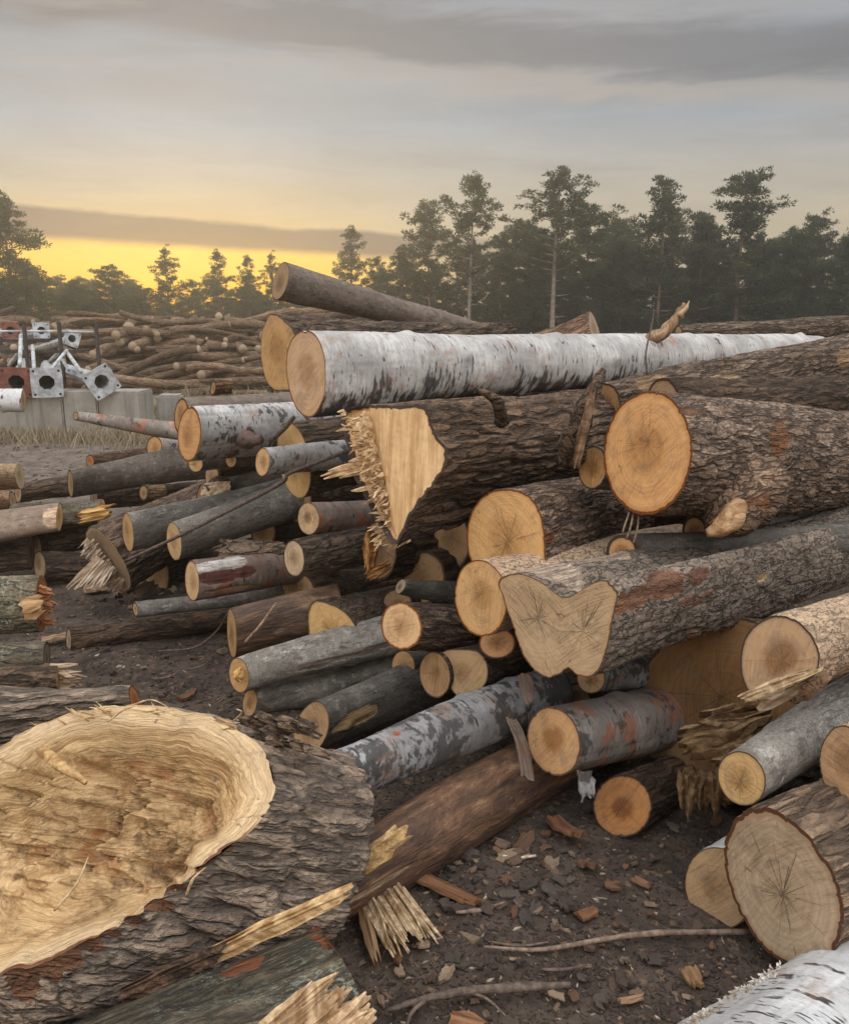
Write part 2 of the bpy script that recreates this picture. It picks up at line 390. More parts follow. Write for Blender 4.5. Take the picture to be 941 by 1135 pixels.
MT = dict(
    furrow=bark_mat('furrowed_bark', (.20, .17, .14), (.115, .095, .078), (.03, .024, .02), 24, .2, .22, .9, .014, patch=(.26, .13, .06), patch_lo=.68),
    brownfur=bark_mat('brown_furrowed_bark', (.15, .12, .095), (.085, .068, .054), (.022, .018, .014), 22, .25, .2, .9, .014, patch=(.17, .09, .05), patch_lo=.68),
    plated=bark_mat('plated_bark', (.34, .315, .30), (.175, .145, .122), (.035, .026, .02), 30, .2, .22, 1.0, .016, patch=(.19, .09, .045), patch_lo=.64),
    grayplate=bark_mat('grey_plated_bark', (.215, .20, .185), (.135, .12, .105), (.035, .03, .025), 34, .5, .13, .8, .010, patch=(.20, .095, .055), patch_lo=.65),
    flaky=bark_mat('pale_flaky_bark', (.44, .37, .29), (.30, .245, .19), (.10, .075, .055), 42, .45, .1, .7, .008, patch=(.34, .2, .11), patch_lo=.62),
    moss=bark_mat('lichened_bark', (.15, .14, .11), (.09, .085, .065), (.03, .027, .022), 20, .3, .2, .9, .012, patch=(.26, .10, .04), patch_lo=.645, lichen=(.24, .26, .20), lichen_lo=.56),
    palefur=bark_mat('weathered_furrowed_bark', (.36, .33, .29), (.22, .195, .17), (.045, .036, .03), 20, .17, .22, 1.0, .016, patch=(.3, .17, .09), patch_lo=.7),
    gray=smooth_bark('smooth_grey_bark', (.125, .110, .090), (.20, .178, .150), (.31, .285, .24)),
    darkgray=smooth_bark('dark_smooth_bark', (.082, .070, .058), (.135, .118, .098), (.20, .18, .152)),
    lightgray=smooth_bark('light_grey_bark', (.23, .205, .170), (.345, .315, .27), (.50, .47, .41), .55),
    pole=smooth_bark('weathered_brown_bark', (.165, .125, .095), (.215, .17, .135), (.27, .22, .18), .5, .1),
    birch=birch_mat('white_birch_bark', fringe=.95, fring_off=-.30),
    birch2=birch_mat('patchy_birch_bark', white=(.6, .58, .55), black_lo=.53, peel_lo=.68),
    birch3=birch_mat('grey_birch_bark', white=(.42, .41, .40), grey=(.20, .19, .18), black_lo=.50, peel_lo=.68),
    birch4=birch_mat('bright_birch_bark', white=(.70, .69, .67), grey=(.5, .49, .47), black_lo=.66, lent=.56, peel_lo=.66),
    birchbrown=birch_mat('brown_birch_bark', white=(.30, .26, .23), grey=(.15, .12, .10), black_lo=.56, peel=(.3, .13, .07), peel_lo=.55),
    debark=debarked_mat('stripped_wood', (.042, .025, .018), (.12, .07, .042), (.42, .29, .16)),
    end=end_mat('sawn_end_grain'),
    enddark=end_mat('sawn_end_grain_dark_heart', heart=1.0, heart_r=.42, blot=.35),
    endgrey=end_mat('weathered_end_grain', heart=.25, blot=.5, saw=.6),
    endtwin=end_mat('twin_heart_end_grain', heart=.0, blot=.45, saw=.7, twin=.082),
    torn=torn_mat('torn_wood'),
    steel=plain_mat('galvanised_steel', (.38, .39, .39), .6, .35, 9),
    rust=plain_mat('red_primer_steel', (.20, .075, .055), .8, .3, 12),
    postrust=plain_mat('rusty_dark_steel', (.055, .045, .04), .8, .3, 15),
    black=plain_mat('hole_shade_black', (.02, .02, .02), .9, .2, 10),
    twig=plain_mat('twig_bark', (.13, .10, .08), .85, .4, 60),
    chip=plain_mat('bark_chip_wood', (1, 1, 1), .9, .4, 45),
)
# ------------------------------------------------------------------ logs
LOGS = 'logs heaped in the near pile'
def bark_disp(style, X, Y, W, R, sd):
    """radial displacement in metres, plus 0..1 ridge value"""
    if style == 'furrow':
        k = min(1 / .03, 6.0 / R * 1.2)
        wx = .35 * vn(X * 9 + sd, Y * 9, W * 6); wy = .35 * vn(X * 9, Y * 9 + sd, W * 6)
        n = vn(X * k + wx + sd, Y * k + wy, W * k * .17)
        n2 = vn(X * k * 1.7 + sd * 2, Y * k * 1.7, W * k * .5)
        a = sst(0, .42, np.abs(n)); b_ = sst(0, .3, np.abs(n2))
        h = a * (.75 + .25 * b_)
        return (h - .8) * min(.016, R * .085) + .002 * fbm(X * 60, Y * 60, W * 30 + sd, 2), h
    if style == 'plate':
        k = min(1 / .04, 7.0 / R)
        n = vn(X * k + sd, Y * k, W * k * .42); n2 = vn(X * k * 2 + sd * 2, Y * k * 2, W * k * .8)
        a = sst(0, .25, np.abs(n)); b_ = sst(0, .22, np.abs(n2))
        h = a * .6 + b_ * .4
        return (h - .8) * min(.013, R * .065) + .004 * vn(X * 12, Y * 12, W * 9 + sd) + .0015 * fbm(X * 70, Y * 70, W * 50 + sd, 2), h
    h = .003 * fbm(X * 14, Y * 14, W * 7 + sd, 3) + .0012 * vn(X * 70, Y * 70, W * 70 + sd)
    return h, np.ones_like(h)

def poly_pts(face):
    if isinstance(face, tuple) and face[0] == 'E':
        _, cx, cy, rx, ry, rot = face
        th = np.linspace(0, 2 * np.pi, 64, endpoint=False); c, s = math.cos(rad(rot)), math.sin(rad(rot))
        x, y = rx * np.cos(th), ry * np.sin(th)
        return np.stack([cx + x * c - y * s, cy + x * s + y * c], 1)
    P = np.array(face, float)
    out = []
    for a, b_ in zip(P, np.roll(P, -1, 0)):
        n = max(2, int(np.hypot(*(b_ - a)) / 3))
        for i in range(n): out.append(a + (b_ - a) * i / n)
    return np.array(out)

def log(kind, label, face, Y, toward, L=None, endY=None, k=None, mat='furrow', style='furrow', wood=(.5, .31, .16), end='end',
        rim=(.16, .10, .06), bark_t=.012, cracks=.3, tint=(1, 1, 1), rend=.9, lump=.05, sag=0.0, face_fn=None, n=None, axis=None,
        group=LOGS, seed=None, res=1.0, facename='cut_face', flare=0.0, spots_=(), morph=6.0, sharp=False):
    pts = poly_pts(face)
    c = pts.mean(0)
    area = .5 * np.sum(pts[:, 0] * np.roll(pts[:, 1], -1) - np.roll(pts[:, 0], -1) * pts[:, 1])
    c = np.array([np.sum((pts[:, i] + np.roll(pts[:, i], -1)) * (pts[:, 0] * np.roll(pts[:, 1], -1) - np.roll(pts[:, 0], -1) * pts[:, 1])) for i in (0, 1)]) / (6 * area)
    P0 = at(c[0], c[1], Y)
    view = nrm(ray(*c))
    tw = at(toward[0], toward[1], Y) - P0
    perp = nrm(tw - view * np.dot(tw, view))
    if k is None:
        w_, _ = np.linalg.eigh(np.cov((pts - c).T)); k = min(.97, math.sqrt(w_[0] / w_[1]))
    auto = nrm(view * k + perp * math.sqrt(1 - k * k))
    nn = auto if n is None else nrm(n)
    if axis is not None: a = nrm(axis)
    elif endY is not None:
        P1 = at(toward[0], toward[1], endY); a = nrm(P1 - P0)
        if L is None: L = float(np.linalg.norm(P1 - P0))
    else: a = auto
    # outline onto the cut plane
    Q = []
    for (x, y) in pts:
        d = ray(x, y); s = np.dot(P0 - CAM, nn) / np.dot(d, nn); Q.append(CAM + d * s)
    Q = np.array(Q) - P0
    up = np.array([0, 0, 1.0]); v = nrm(up - a * np.dot(up, a)); u = np.cross(v, a)
    uu, vv = Q @ u, Q @ v
    na, nu, nv = np.dot(nn, a), np.dot(nn, u), np.dot(nn, v)
    plane = lambda x, y: -(nu * x + nv * y) / na
    th = np.arctan2(vv, uu); o = np.argsort(th); th = th[o]; rr_ = np.hypot(uu, vv)[o]
    R = float(rr_.mean())
    dist = float(np.linalg.norm(P0 - CAM))
    px = dist / 850.0 * 1.35 / res
    N = int(np.clip(2 * np.pi * R / px, 48, 320))
    T = np.linspace(-np.pi, np.pi, N, endpoint=False)
    r0 = np.interp(T, np.concatenate([th - 2 * np.pi, th, th + 2 * np.pi]), np.tile(rr_, 3))
    ker = np.array([1, 2, 1]) / 4.0
    for _ in range(2 if sharp else max(2, int((N * .045) ** 2))):
        r0 = np.convolve(np.concatenate([r0[-1:], r0, r0[:1]]), ker, 'valid')
    sd = (sum(ord(ch) * (i + 1) for i, ch in enumerate(label)) % 997) * .37 if seed is None else seed
    # small unevenness of the outline
    r0 = r0 * (1 + .012 * vn(np.cos(T) * 3 + sd, np.sin(T) * 3, 1.5) + .006 * vn(np.cos(T) * 9 + sd, np.sin(T) * 9, 2.5) - .035 * sst(.45, .8, vn(np.cos(T) * 6 + sd, np.sin(T) * 6, 7.5)))
    nL = int(np.clip(L / (px * 1.6), 24, 260))
    t = np.linspace(0, 1, nL + 1) ** 1.35
    cu, cv = np.cos(T), np.sin(T)
    w0 = plane(cu * r0, cv * r0)
    TT = t[:, None]
    W = w0[None] + TT * (L - w0[None])
    s = sst(0, 1, np.clip(TT * L / max(morph * R, .3), 0, 1))
    base = r0[None] * (1 - s) + R * s
    base = base * (1 - (1 - rend) * TT)
    if flare: base = base * (1 + flare * sst(0, .22, TT) * np.clip(-np.sin(T)[None], 0, 1) ** 1.3 * (1 - .6 * sst(.5, 1, TT)))
    X0, Y0 = cu[None] * base, cv[None] * base
    base = base * (1 + lump * vn(cu[None] * 1.2 + sd, cv[None] * 1.2, W * 2.2) * sst(0, .25, TT * L))
    X0, Y0 = cu[None] * base, cv[None] * base
    d, h = bark_disp(style, X0, Y0, W, R, sd)
    d = d * (0.35 + .65 * sst(0, .03, TT * L))
    spotc = np.zeros(W.shape + (4,))
    if len(spots_):
        Wp = (P0 + (cu[None] * base)[..., None] * u + (cv[None] * base)[..., None] * v + W[..., None] * a)
        rel = Wp - CAM; fw = rel @ np.array([0, cp, -sp]); sx = CX + F * rel[..., 0] / fw; sy = CY - F * (rel @ np.array([0, sp, cp])) / fw
        for (qx, qy, la, lc, colr) in spots_:
            dd = np.hypot(sx - qx, sy - qy) + fw * 12
            i0, j0 = np.unravel_index(np.argmin(np.where(np.hypot(sx - qx, sy - qy) < 7, dd, 1e6 + dd)), W.shape)
            dth = (T - T[j0] + np.pi) % (2 * np.pi) - np.pi
            q = np.sqrt(((W - W[i0, j0]) / la) ** 2 + ((dth[None] * base) / lc) ** 2) + (.35 + .35) * vn(cu[None] * base * 16 + sd, cv[None] * base * 14, W * 9)
            mk = 1 - sst(.65, 1.15, q)
            spotc[..., :3] = np.where((mk > spotc[..., 3])[..., None], colr, spotc[..., :3]); spotc[..., 3] = np.maximum(mk, spotc[..., 3])
        d = d * (1 - .6 * spotc[..., 3]) - .006 * spotc[..., 3]
    base = base + d
    if style == 'smooth':
        rk = np.random.RandomState(int(sd * 1000) % 99991)
        for _ in range(int(3 + 4 * L)):
            kt, kw, ks = rk.uniform(-np.pi, np.pi), rk.uniform(.08, 1) * L, rk.uniform(.12, .3) * R
            dth = (T - kt + np.pi) % (2 * np.pi) - np.pi
            base = base + R * rk.uniform(.04, .13) * np.exp(-((W - kw) ** 2 + (dth[None] * R) ** 2) / ks ** 2) * sst(0, .08, TT * L)
    bw = (t * t * (1 - t) * 4)[:, None] * min(L, 1.0) * .035
    X, Yc = cu[None] * base + bw * math.sin(sd * 7), cv[None] * base + sag * np.sin(np.pi * t)[:, None] + bw * math.cos(sd * 5) * .6
    V = np.stack([X, Yc, W], -1).reshape(-1, 3)
    idx = np.arange((nL + 1) * N).reshape(nL + 1, N)
    nx = np.roll(idx, -1, 1)
    f4 = np.stack([idx[:-1], nx[:-1], nx[1:], idx[1:]], -1).reshape(-1, 4)
    far = len(V); V = np.vstack([V, [[0, 0, L]]])
    f3 = np.stack([idx[-1], nx[-1], np.full(N, far)], -1)
    cav = np.append(np.broadcast_to(h, W.shape).ravel(), 1)
    M = Matrix(((u[0], v[0], a[0], P0[0]), (u[1], v[1], a[1], P0[1]), (u[2], v[2], a[2], P0[2]), (0, 0, 0, 1)))
    root = tag(empty(kind, M), label, 'log', group)
    bo = ob('bark', mesh_np(kind + '_bark', V, f4, f3, {'cav': cav}), MT[mat] if isinstance(mat, str) else mat, root)
    bo.color = (*tint, 1)
    if len(spots_):
        at_ = bo.data.attributes.new('spot', 'FLOAT_COLOR', 'POINT'); at_.data.foreach_set('color', np.vstack([spotc.reshape(-1, 4), [[0, 0, 0, 0]]]).astype(np.float32).ravel())
        at_ = bo.data.attributes.new('spot_amount', 'FLOAT', 'POINT'); at_.data.foreach_set('value', np.append(spotc[..., 3].ravel(), 0).astype(np.float32))
    # sawn end
    nf = int(np.clip(R / (px * 2.2), 8, 60)) if face_fn is None else 150
    q = np.linspace(0, 1, nf + 1)[1:]
    rim0 = base[0]
    rp_ = np.random.RandomState(int(sd * 777) % 99991)
    pith = rp_.uniform(-.22, .22, 2) * R * (0 if face_fn is not None or end == 'endtwin' else 1)
    FX, FY = q[:, None] * (cu * rim0)[None] + pith[0] * (1 - q[:, None]), q[:, None] * (cv * rim0)[None] + pith[1] * (1 - q[:, None])
    off = .0012 * fbm(FX * 40 + sd, FY * 40, 0 * FX, 2) * (q[:, None] < .99)
    if face_fn is not None: off = off + face_fn(FX, FY, q[:, None] + 0 * FX, T[None] + 0 * FX, R)
    FW = plane(FX, FY) + off
    # outer ring must coincide with the bark's first ring
    FW[-1] = W[0] if face_fn is None else FW[-1]
    FV = np.stack([FX, FY, FW], -1).reshape(-1, 3)
    c0 = float(plane(pith[0], pith[1])) + (float(face_fn(np.zeros((1, 1)), np.zeros((1, 1)), np.zeros((1, 1)), np.zeros((1, 1)), R)[0, 0]) if face_fn else 0)
    FV = np.vstack([FV, [[pith[0], pith[1], c0]]]); ci = len(FV) - 1
    fi = np.arange(nf * N).reshape(nf, N); fn_ = np.roll(fi, -1, 1)
    g4 = np.stack([fi[:-1], fn_[:-1], fn_[1:], fi[1:]], -1).reshape(-1, 4)
    g3 = np.stack([fi[0], fn_[0], np.full(N, ci)], -1)
    rrv = np.append(np.repeat(q, N), 0)
    fo = ob(facename, mesh_np(kind + '_cut', FV, g4, g3[:, ::-1], {'rr': rrv}), MT[end] if isinstance(end, str) else end, root)
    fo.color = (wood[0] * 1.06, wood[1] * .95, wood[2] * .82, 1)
    fo['rim_start'] = max(.75, 1 - bark_t / R); fo['rim_color'] = list(rim); fo['cracks'] = cracks; fo['pith'] = [float(pith[0]), float(pith[1]), 0.0]
    root_info[root.name] = dict(M=M, R=R, L=L)
    return root
root_info = {}

def local(root, P):
    return np.array(root.matrix_world.inverted() @ Vector(P))

def tube(name, pts, radii, mat, parent=None, n=10, rough=.12, seed=0, tint=None, caps=True, sub=5):
    """swept branch through world points (made local to its parent)"""
    P = np.array(pts, float); r = np.array(radii, float)
    tt = np.linspace(0, len(P) - 1, (len(P) - 1) * sub + 1)
    # catmull-rom
    def cr(A):
        A = np.vstack([2 * A[0] - A[1], A, 2 * A[-1] - A[-2]]) if A.ndim == 2 else np.concatenate([[A[0]], A, [A[-1]]])
        out = []
        for x in tt:
            i = min(int(x), len(P) - 2); f = x - i
            p0, p1, p2, p3 = A[i], A[i + 1], A[i + 2], A[i + 3]
            out.append(.5 * ((2 * p1) + (-p0 + p2) * f + (2 * p0 - 5 * p1 + 4 * p2 - p3) * f * f + (-p0 + 3 * p1 - 3 * p2 + p3) * f ** 3))
        return np.array(out)
    C = cr(P); rr = np.maximum(cr(r), .0008)
    D = np.gradient(C, axis=0); D /= np.linalg.norm(D, axis=1)[:, None]
    ref = np.array([0, 0, 1.0]) if abs(D[0][2]) < .9 else np.array([1.0, 0, 0])
    th = np.linspace(0, 2 * np.pi, n, endpoint=False)
    V = []
    for i, (c, d) in enumerate(zip(C, D)):
        u = nrm(np.cross(d, ref)); v = np.cross(u, d)
        k = rr[i] * (1 + rough * vn(np.cos(th) * 1.5 + seed, np.sin(th) * 1.5, i * .7 + seed))
        V.append(c + np.outer(np.cos(th) * k, u) + np.outer(np.sin(th) * k, v))
    V = np.array(V); m = len(C)
    idx = np.arange(m * n).reshape(m, n); nx = np.roll(idx, -1, 1)
    f4 = np.stack([idx[:-1], nx[:-1], nx[1:], idx[1:]], -1).reshape(-1, 4)
    Vv = np.vstack([V.reshape(-1, 3), C[:1], C[-1:]])
    f3 = np.vstack([np.stack([nx[0], idx[0], np.full(n, m * n)], -1), np.stack([idx[-1], nx[-1], np.full(n, m * n + 1)], -1)])
    if parent is not None:
        Mi = np.array(parent.matrix_world.inverted()); Vv = Vv @ Mi[:3, :3].T + Mi[:3, 3]
    o = ob(name, mesh_np(name, Vv, f4, f3, {'cav': np.ones(len(Vv)), 'rr': np.ones(len(Vv)) * .5}), MT[mat] if isinstance(mat, str) else mat, parent)
    if parent is None:   # own origin
        c = Vector(C[0]); o.data.transform(Matrix.Translation(-c)); o.matrix_world = Matrix.Translation(c)
    if tint: o.color = (*tint, 1)
    return o

def slab(name, base, direction, normal, length, width, thick, mat, parent=None, tint=None, seed=0, jag=.25, curl=0.0, taper=.3, nl=18, nw=9):
    """torn strip of wood or bark: jagged ends, uneven surface"""
    d = nrm(direction); nn = np.asarray(normal, float); nn = nrm(nn - d * np.dot(nn, d)); s = np.cross(d, nn)
    x = np.linspace(0, 1, nl + 1)[:, None]; y = np.linspace(-1, 1, nw + 1)[None]
    jl = 1 - jag * (.5 + .5 * vn(y * 4.3 + seed, seed * 1.7, 0)) ; j0 = jag * .5 * (.5 + .5 * vn(y * 3.7 + seed, seed * 2.7, 5))
    X = (j0 + x * (jl - j0)) * length
    Wd = width * .5 * (1 - taper * np.abs(x - .4) * 1.2 + .18 * vn(x * 5 + seed, np.sign(y) * 3, 2))
    Yv = y * Wd
    hgt = thick * (.5 + .6 * (1 - y * y)) + thick * .35 * vn(y * 5 + seed, x * 2, 1) + thick * .35 * vn(y * 9 + seed, x * 1.5, 3) + curl * x * x * length + .12 * curl * length * y * y
    bot = curl * x * x * length - .1 * thick + 0 * y + .12 * curl * length * y * y
    def pos(h): return base + X[..., None] * d + (Yv + 0 * x)[..., None] * s + (h + 0 * x)[..., None] * nn
    A = pos(hgt).reshape(-1, 3); B = pos(bot).reshape(-1, 3)
    m = nw + 1; nA = len(A)
    idx = np.arange(nA).reshape(nl + 1, m)
    f = [np.stack([idx[:-1, :-1], idx[1:, :-1], idx[1:, 1:], idx[:-1, 1:]], -1).reshape(-1, 4)]
    f.append(f[0][:, ::-1] + nA)
    loop = np.concatenate([idx[0, :-1], idx[:-1, -1], idx[-1, :0:-1], idx[:0:-1, 0]])
    l2 = np.roll(loop, -1)
    f.append(np.stack([loop, l2, l2 + nA, loop + nA], -1))
    Vv = np.vstack([A, B])
    if parent is not None:
        Mi = np.array(parent.matrix_world.inverted()); Vv = Vv @ Mi[:3, :3].T + Mi[:3, 3]
        o = ob(name, mesh_np(name, Vv, np.vstack(f), None, {'cav': np.ones(len(Vv))}, smooth=False), MT[mat], parent)
    else:
        # own frame: z along the grain
        Mf = Matrix(((s[0], nn[0], d[0], base[0]), (s[1], nn[1], d[1], base[1]), (s[2], nn[2], d[2], base[2]), (0, 0, 0, 1)))
        if Mf.to_3x3().determinant() < 0:
            Mf = Matrix(((-s[0], nn[0], d[0], base[0]), (-s[1], nn[1], d[1], base[1]), (-s[2], nn[2], d[2], base[2]), (0, 0, 0, 1)))
        Mi = np.array(Mf.inverted()); Vv = Vv @ Mi[:3, :3].T + Mi[:3, 3]
        o = ob(name, mesh_np(name, Vv, np.vstack(f), None, {'cav': np.ones(len(Vv))}, smooth=False), MT[mat]); o.matrix_world = Mf
    if tint: o.color = (*tint, 1)
    return o

def splinters(name, items, mat, parent=None, tint=None):
    """items: (base, direction, length, width, thick) -> one bundle of tapering slivers"""
    V = []; f4 = []
    for (b0, d, L, w, th) in items:
        d = nrm(d); r1 = nrm(np.cross(d, RS.normal(size=3))); r2 = np.cross(d, r1); o = len(V)
        for x, k in ((-.15, 1), (.55, .8), (1, .25)):
            c = b0 + d * L * x + RS.normal(size=3) * w * .15 * (x > 0)
            for (i, j) in ((1, 1), (-1, 1), (-1, -1), (1, -1)): V.append(c + r1 * i * w * .5 * k + r2 * j * th * .5 * k)
        for q in (0, 4):
            for i in range(4): f4.append((o + q + i, o + q + (i + 1) % 4, o + q + 4 + (i + 1) % 4, o + q + 4 + i))
        f4.append((o + 8, o + 9, o + 10, o + 11)); f4.append((o + 3, o + 2, o + 1, o))
    Vv = np.array(V)
    if parent is not None:
        Mi = np.array(parent.matrix_world.inverted()); Vv = Vv @ Mi[:3, :3].T + Mi[:3, 3]
    o = ob(name, mesh_np(name, Vv, f4, None, None, smooth=False), MT[mat], parent)
    if tint: o.color = (*tint, 1)
    return o
# ------------------------------------------------------------------ the near pile
E = lambda cx, cy, rx, ry, rot=0: ('E', cx, cy, rx, ry, rot)
ORANGE = (.62, .34, .12); TAN = (.56, .39, .23); PALE = (.62, .47, .29); GREYW = (.43, .36, .27); YEL = (.64, .46, .23); DARKW = (.42, .27, .12)
RIMO = (.42, .17, .05); RIMB = (.13, .085, .055); RIMR = (.25, .09, .04)

# --- top of the pile
log('bare_log', 'smooth brown pole-like log tilted up highest on the pile, behind the white birch trunk', E(311, 311, 8, 22, 15), 4.5, (590, 388), endY=6.6, k=.45, mat='pole', style='smooth', wood=(.30, .22, .14), rim=(.2, .15, .1), bark_t=.004, rend=.72, lump=.03, tint=(.95, .95, .95))
log('split_log', 'log with pointed tan end face just behind the big birch end', [(303, 343), (311, 352), (322, 362), (330, 372), (330, 430), (318, 433), (305, 434), (295, 425), (289, 400), (289, 372), (294, 355)], 3.6, (560, 372), endY=5.2, k=.55, mat='brownfur', wood=(.54, .36, .18), rim=(.3, .2, .1), bark_t=.006, cracks=.15, rend=.55)
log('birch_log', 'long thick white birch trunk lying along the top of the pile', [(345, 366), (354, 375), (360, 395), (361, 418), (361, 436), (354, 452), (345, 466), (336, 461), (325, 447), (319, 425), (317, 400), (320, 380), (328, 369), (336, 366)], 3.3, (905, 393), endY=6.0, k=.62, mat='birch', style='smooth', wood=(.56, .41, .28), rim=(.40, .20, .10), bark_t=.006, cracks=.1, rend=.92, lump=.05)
log('bark_log', 'furrowed tan-brown log with rounded butt rising behind the birch trunk', E(659, 366, 5, 21, -12), 5.2, (585, 398), L=.9, k=.12, mat='plated', style='plate', wood=(.3, .23, .17), rim=(.3, .22, .17), cracks=0, tint=(1.0, .78, .62), rend=1.15, lump=.08)
log('bark_log', 'grey-brown log lying farthest back at the right above the birch trunk', E(752, 369, 4, 9, 0), 6.6, (1000, 362), endY=7.4, k=.4, mat='plated', wood=(.35, .26, .18), tint=(.75, .72, .66), rend=1.7, lump=.1)
log('torn_log', 'big rough log with torn pale patch between the birch trunk and the round orange end', E(668, 452, 20, 28, 10), 4.1, (985, 392), endY=6.0, k=.55, mat='plated', style='furrow', wood=(.36, .23, .11), rim=RIMB, tint=(.8, .75, .68), rend=1.25, lump=.12, spots_=[(735, 425, .16, .05, (.34, .22, .12)), (800, 428, .22, .05, (.46, .33, .19)), (860, 432, .12, .04, (.42, .3, .18)), (935, 400, .10, .06, (.36, .23, .13))])
log('furrowed_log', 'big log with round orange sawn end and a star of fine cracks', E(718, 502, 49, 69, 3), 2.85, (985, 512), k=.74, endY=4.15, mat='plated', style='plate', wood=(.62, .38, .18), rim=RIMO, bark_t=.010, cracks=.4, rend=1.22, lump=.06, tint=(.92, .86, .80), spots_=[(866, 470, .06, .05, (.22, .105, .05)), (862, 490, .055, .05, (.26, .115, .05)), (857, 510, .05, .05, (.20, .09, .042)), (850, 530, .055, .05, (.27, .125, .055)), (840, 552, .06, .06, (.21, .095, .045)), (826, 570, .07, .05, (.18, .085, .04)), (775, 455, .08, .012, (.20, .10, .055))])
log('small_log', 'small round log end peeking out left of the round orange end', E(657, 518, 16, 24, 5), 3.1, (760, 530), L=.8, mat='darkgray', style='smooth', wood=(.46, .29, .13), rim=RIMB, bark_t=.005)
log('sawn_log', 'log with flat-bottomed golden sawn end under the round orange end', [(560, 542), (580, 544), (594, 556), (602, 580), (604, 612), (604, 640), (575, 645), (535, 645), (519, 615), (518, 585), (524, 562), (540, 546)], 2.95, (800, 540), L=1.6, k=.84, mat='plated', style='plate', wood=(.60, .40, .19), rim=RIMO, bark_t=.007, cracks=.55, rend=1.0, tint=(.85, .78, .72))
log('sawn_log', 'oval golden log end with a brown ring, left of the heart-shaped end', E(533, 663, 29, 43, -5), 2.72, (720, 620), k=.72, L=1.3, mat='flaky', style='smooth', wood=(.58, .39, .20), rim=(.5, .22, .06), bark_t=.006, cracks=.25, rend=1.0)
log('small_log', 'small reddish log end wedged below the oval golden end', E(551, 713, 21, 17, -4), 2.85, (700, 690), k=.8, L=.9, mat='brownfur', style='smooth', wood=(.52, .33, .19), rim=RIMR, bark_t=.006)
HEART = [(552, 648), (555, 639), (563, 635), (578, 636), (592, 641), (604, 648), (613, 656), (622, 662), (632, 662), (642, 656), (654, 648), (666, 643), (677, 644), (684, 650), (685, 660), (682, 675), (677, 700), (670, 730), (662, 746), (652, 752), (640, 749), (630, 741), (620, 748), (608, 753), (594, 746), (580, 728), (570, 702), (560, 672)]
log('forked_log', 'large heart-shaped double log with a deep notch in its cut end', HEART, 2.45, (985, 590), k=.80, endY=3.75, mat='grayplate', style='plate', wood=(.46, .36, .24), rim=(.34, .20, .10), bark_t=.006, end='endtwin', cracks=.9, rend=.9, lump=.05, morph=14, sharp=True, spots_=[(600, 630, .20, .07, (.50, .41, .31)), (650, 618, .14, .05, (.46, .37, .28)), (560, 636, .08, .05, (.5, .4, .3)), (740, 645, .10, .04, (.23, .115, .07)), (706, 662, .06, .035, (.25, .125, .075)), (775, 636, .05, .03, (.21, .105, .07)), (848, 640, .045, .022, (.55, .38, .20)), (872, 643, .03, .02, (.24, .09, .06)), (793, 700, .022, .018, (.34, .14, .06)), (884, 668, .05, .02, (.2, .1, .08)), (690, 665, .03, .04, (.30, .14, .07))])
log('smooth_log', 'smooth grey log lying between the round orange log and the heart-shaped log', E(770, 588, 14, 17, 0), 3.3, (985, 575), endY=3.9, mat='lightgray', style='smooth', tint=(.6, .6, .58), rend=1.1)
log('smooth_log', 'smooth dark log lying on the heart-shaped log at the right edge', E(690, 612, 18, 20, 0), 2.95, (985, 590), endY=3.3, mat='darkgray', style='smooth', rend=1.15, tint=(.95, .95, .93))
log('flaky_log', 'pale flaky-barked log at the right edge with grey-centred round end', [(862, 682), (880, 686), (896, 698), (906, 716), (909, 736), (903, 750), (880, 760), (850, 775), (838, 783), (829, 770), (822, 750), (820, 728), (826, 704), (842, 688)], 2.1, (985, 690), L=1.0, k=.86, mat='flaky', style='plate', wood=(.47, .34, .22), rim=(.2, .14, .09), bark_t=.006, end='enddark', cracks=.2, rend=1.02, lump=.04)
log('grey_log', 'smooth grey log with yellow star-cracked end at lower right', E(822, 863, 26, 31, -22), 2.05, (960, 782), L=.95, k=.74, mat='lightgray', style='smooth', wood=(.60, .43, .22), rim=(.3, .2, .1), bark_t=.004, cracks=.4, rend=1.15, lump=.03, sag=.015, spots_=[(867, 868, .008, .016, (.8, .8, .78))])
log('sawn_log', 'rough pale log end cut off by the right edge', E(940, 850, 31, 47, -8), 1.95, (1060, 790), L=.8, k=.72, mat='flaky', style='plate', wood=(.50, .35, .22), rim=(.3, .2, .12), bark_t=.005, cracks=.1)
log('cracked_log', 'large oval grey log end with dark cross-shaped crack at lower right', [(844, 893), (856, 896), (869, 904), (894, 923), (916, 951), (931, 984), (935, 1015), (933, 1038), (927, 1056), (907, 1070), (885, 1074), (860, 1066), (835, 1040), (819, 1012), (806, 973), (802, 951), (803, 935), (808, 918), (821, 901)], 1.85, (1040, 905), k=.66, L=1.0, mat='palefur', style='furrow', wood=(.43, .36, .27), rim=(.27, .14, .07), bark_t=.012, end='endgrey', cracks=1.0, rend=1.05, tint=(.95, .85, .75), lump=.03)
log('birch_log', 'round tan log end behind the cracked grey oval end', E(797, 985, 37, 46, -14), 2.1, (960, 880), L=.9, k=.78, mat='birch4', style='smooth', wood=(.42, .31, .19), rim=(.3, .18, .08), bark_t=.004, cracks=.1)
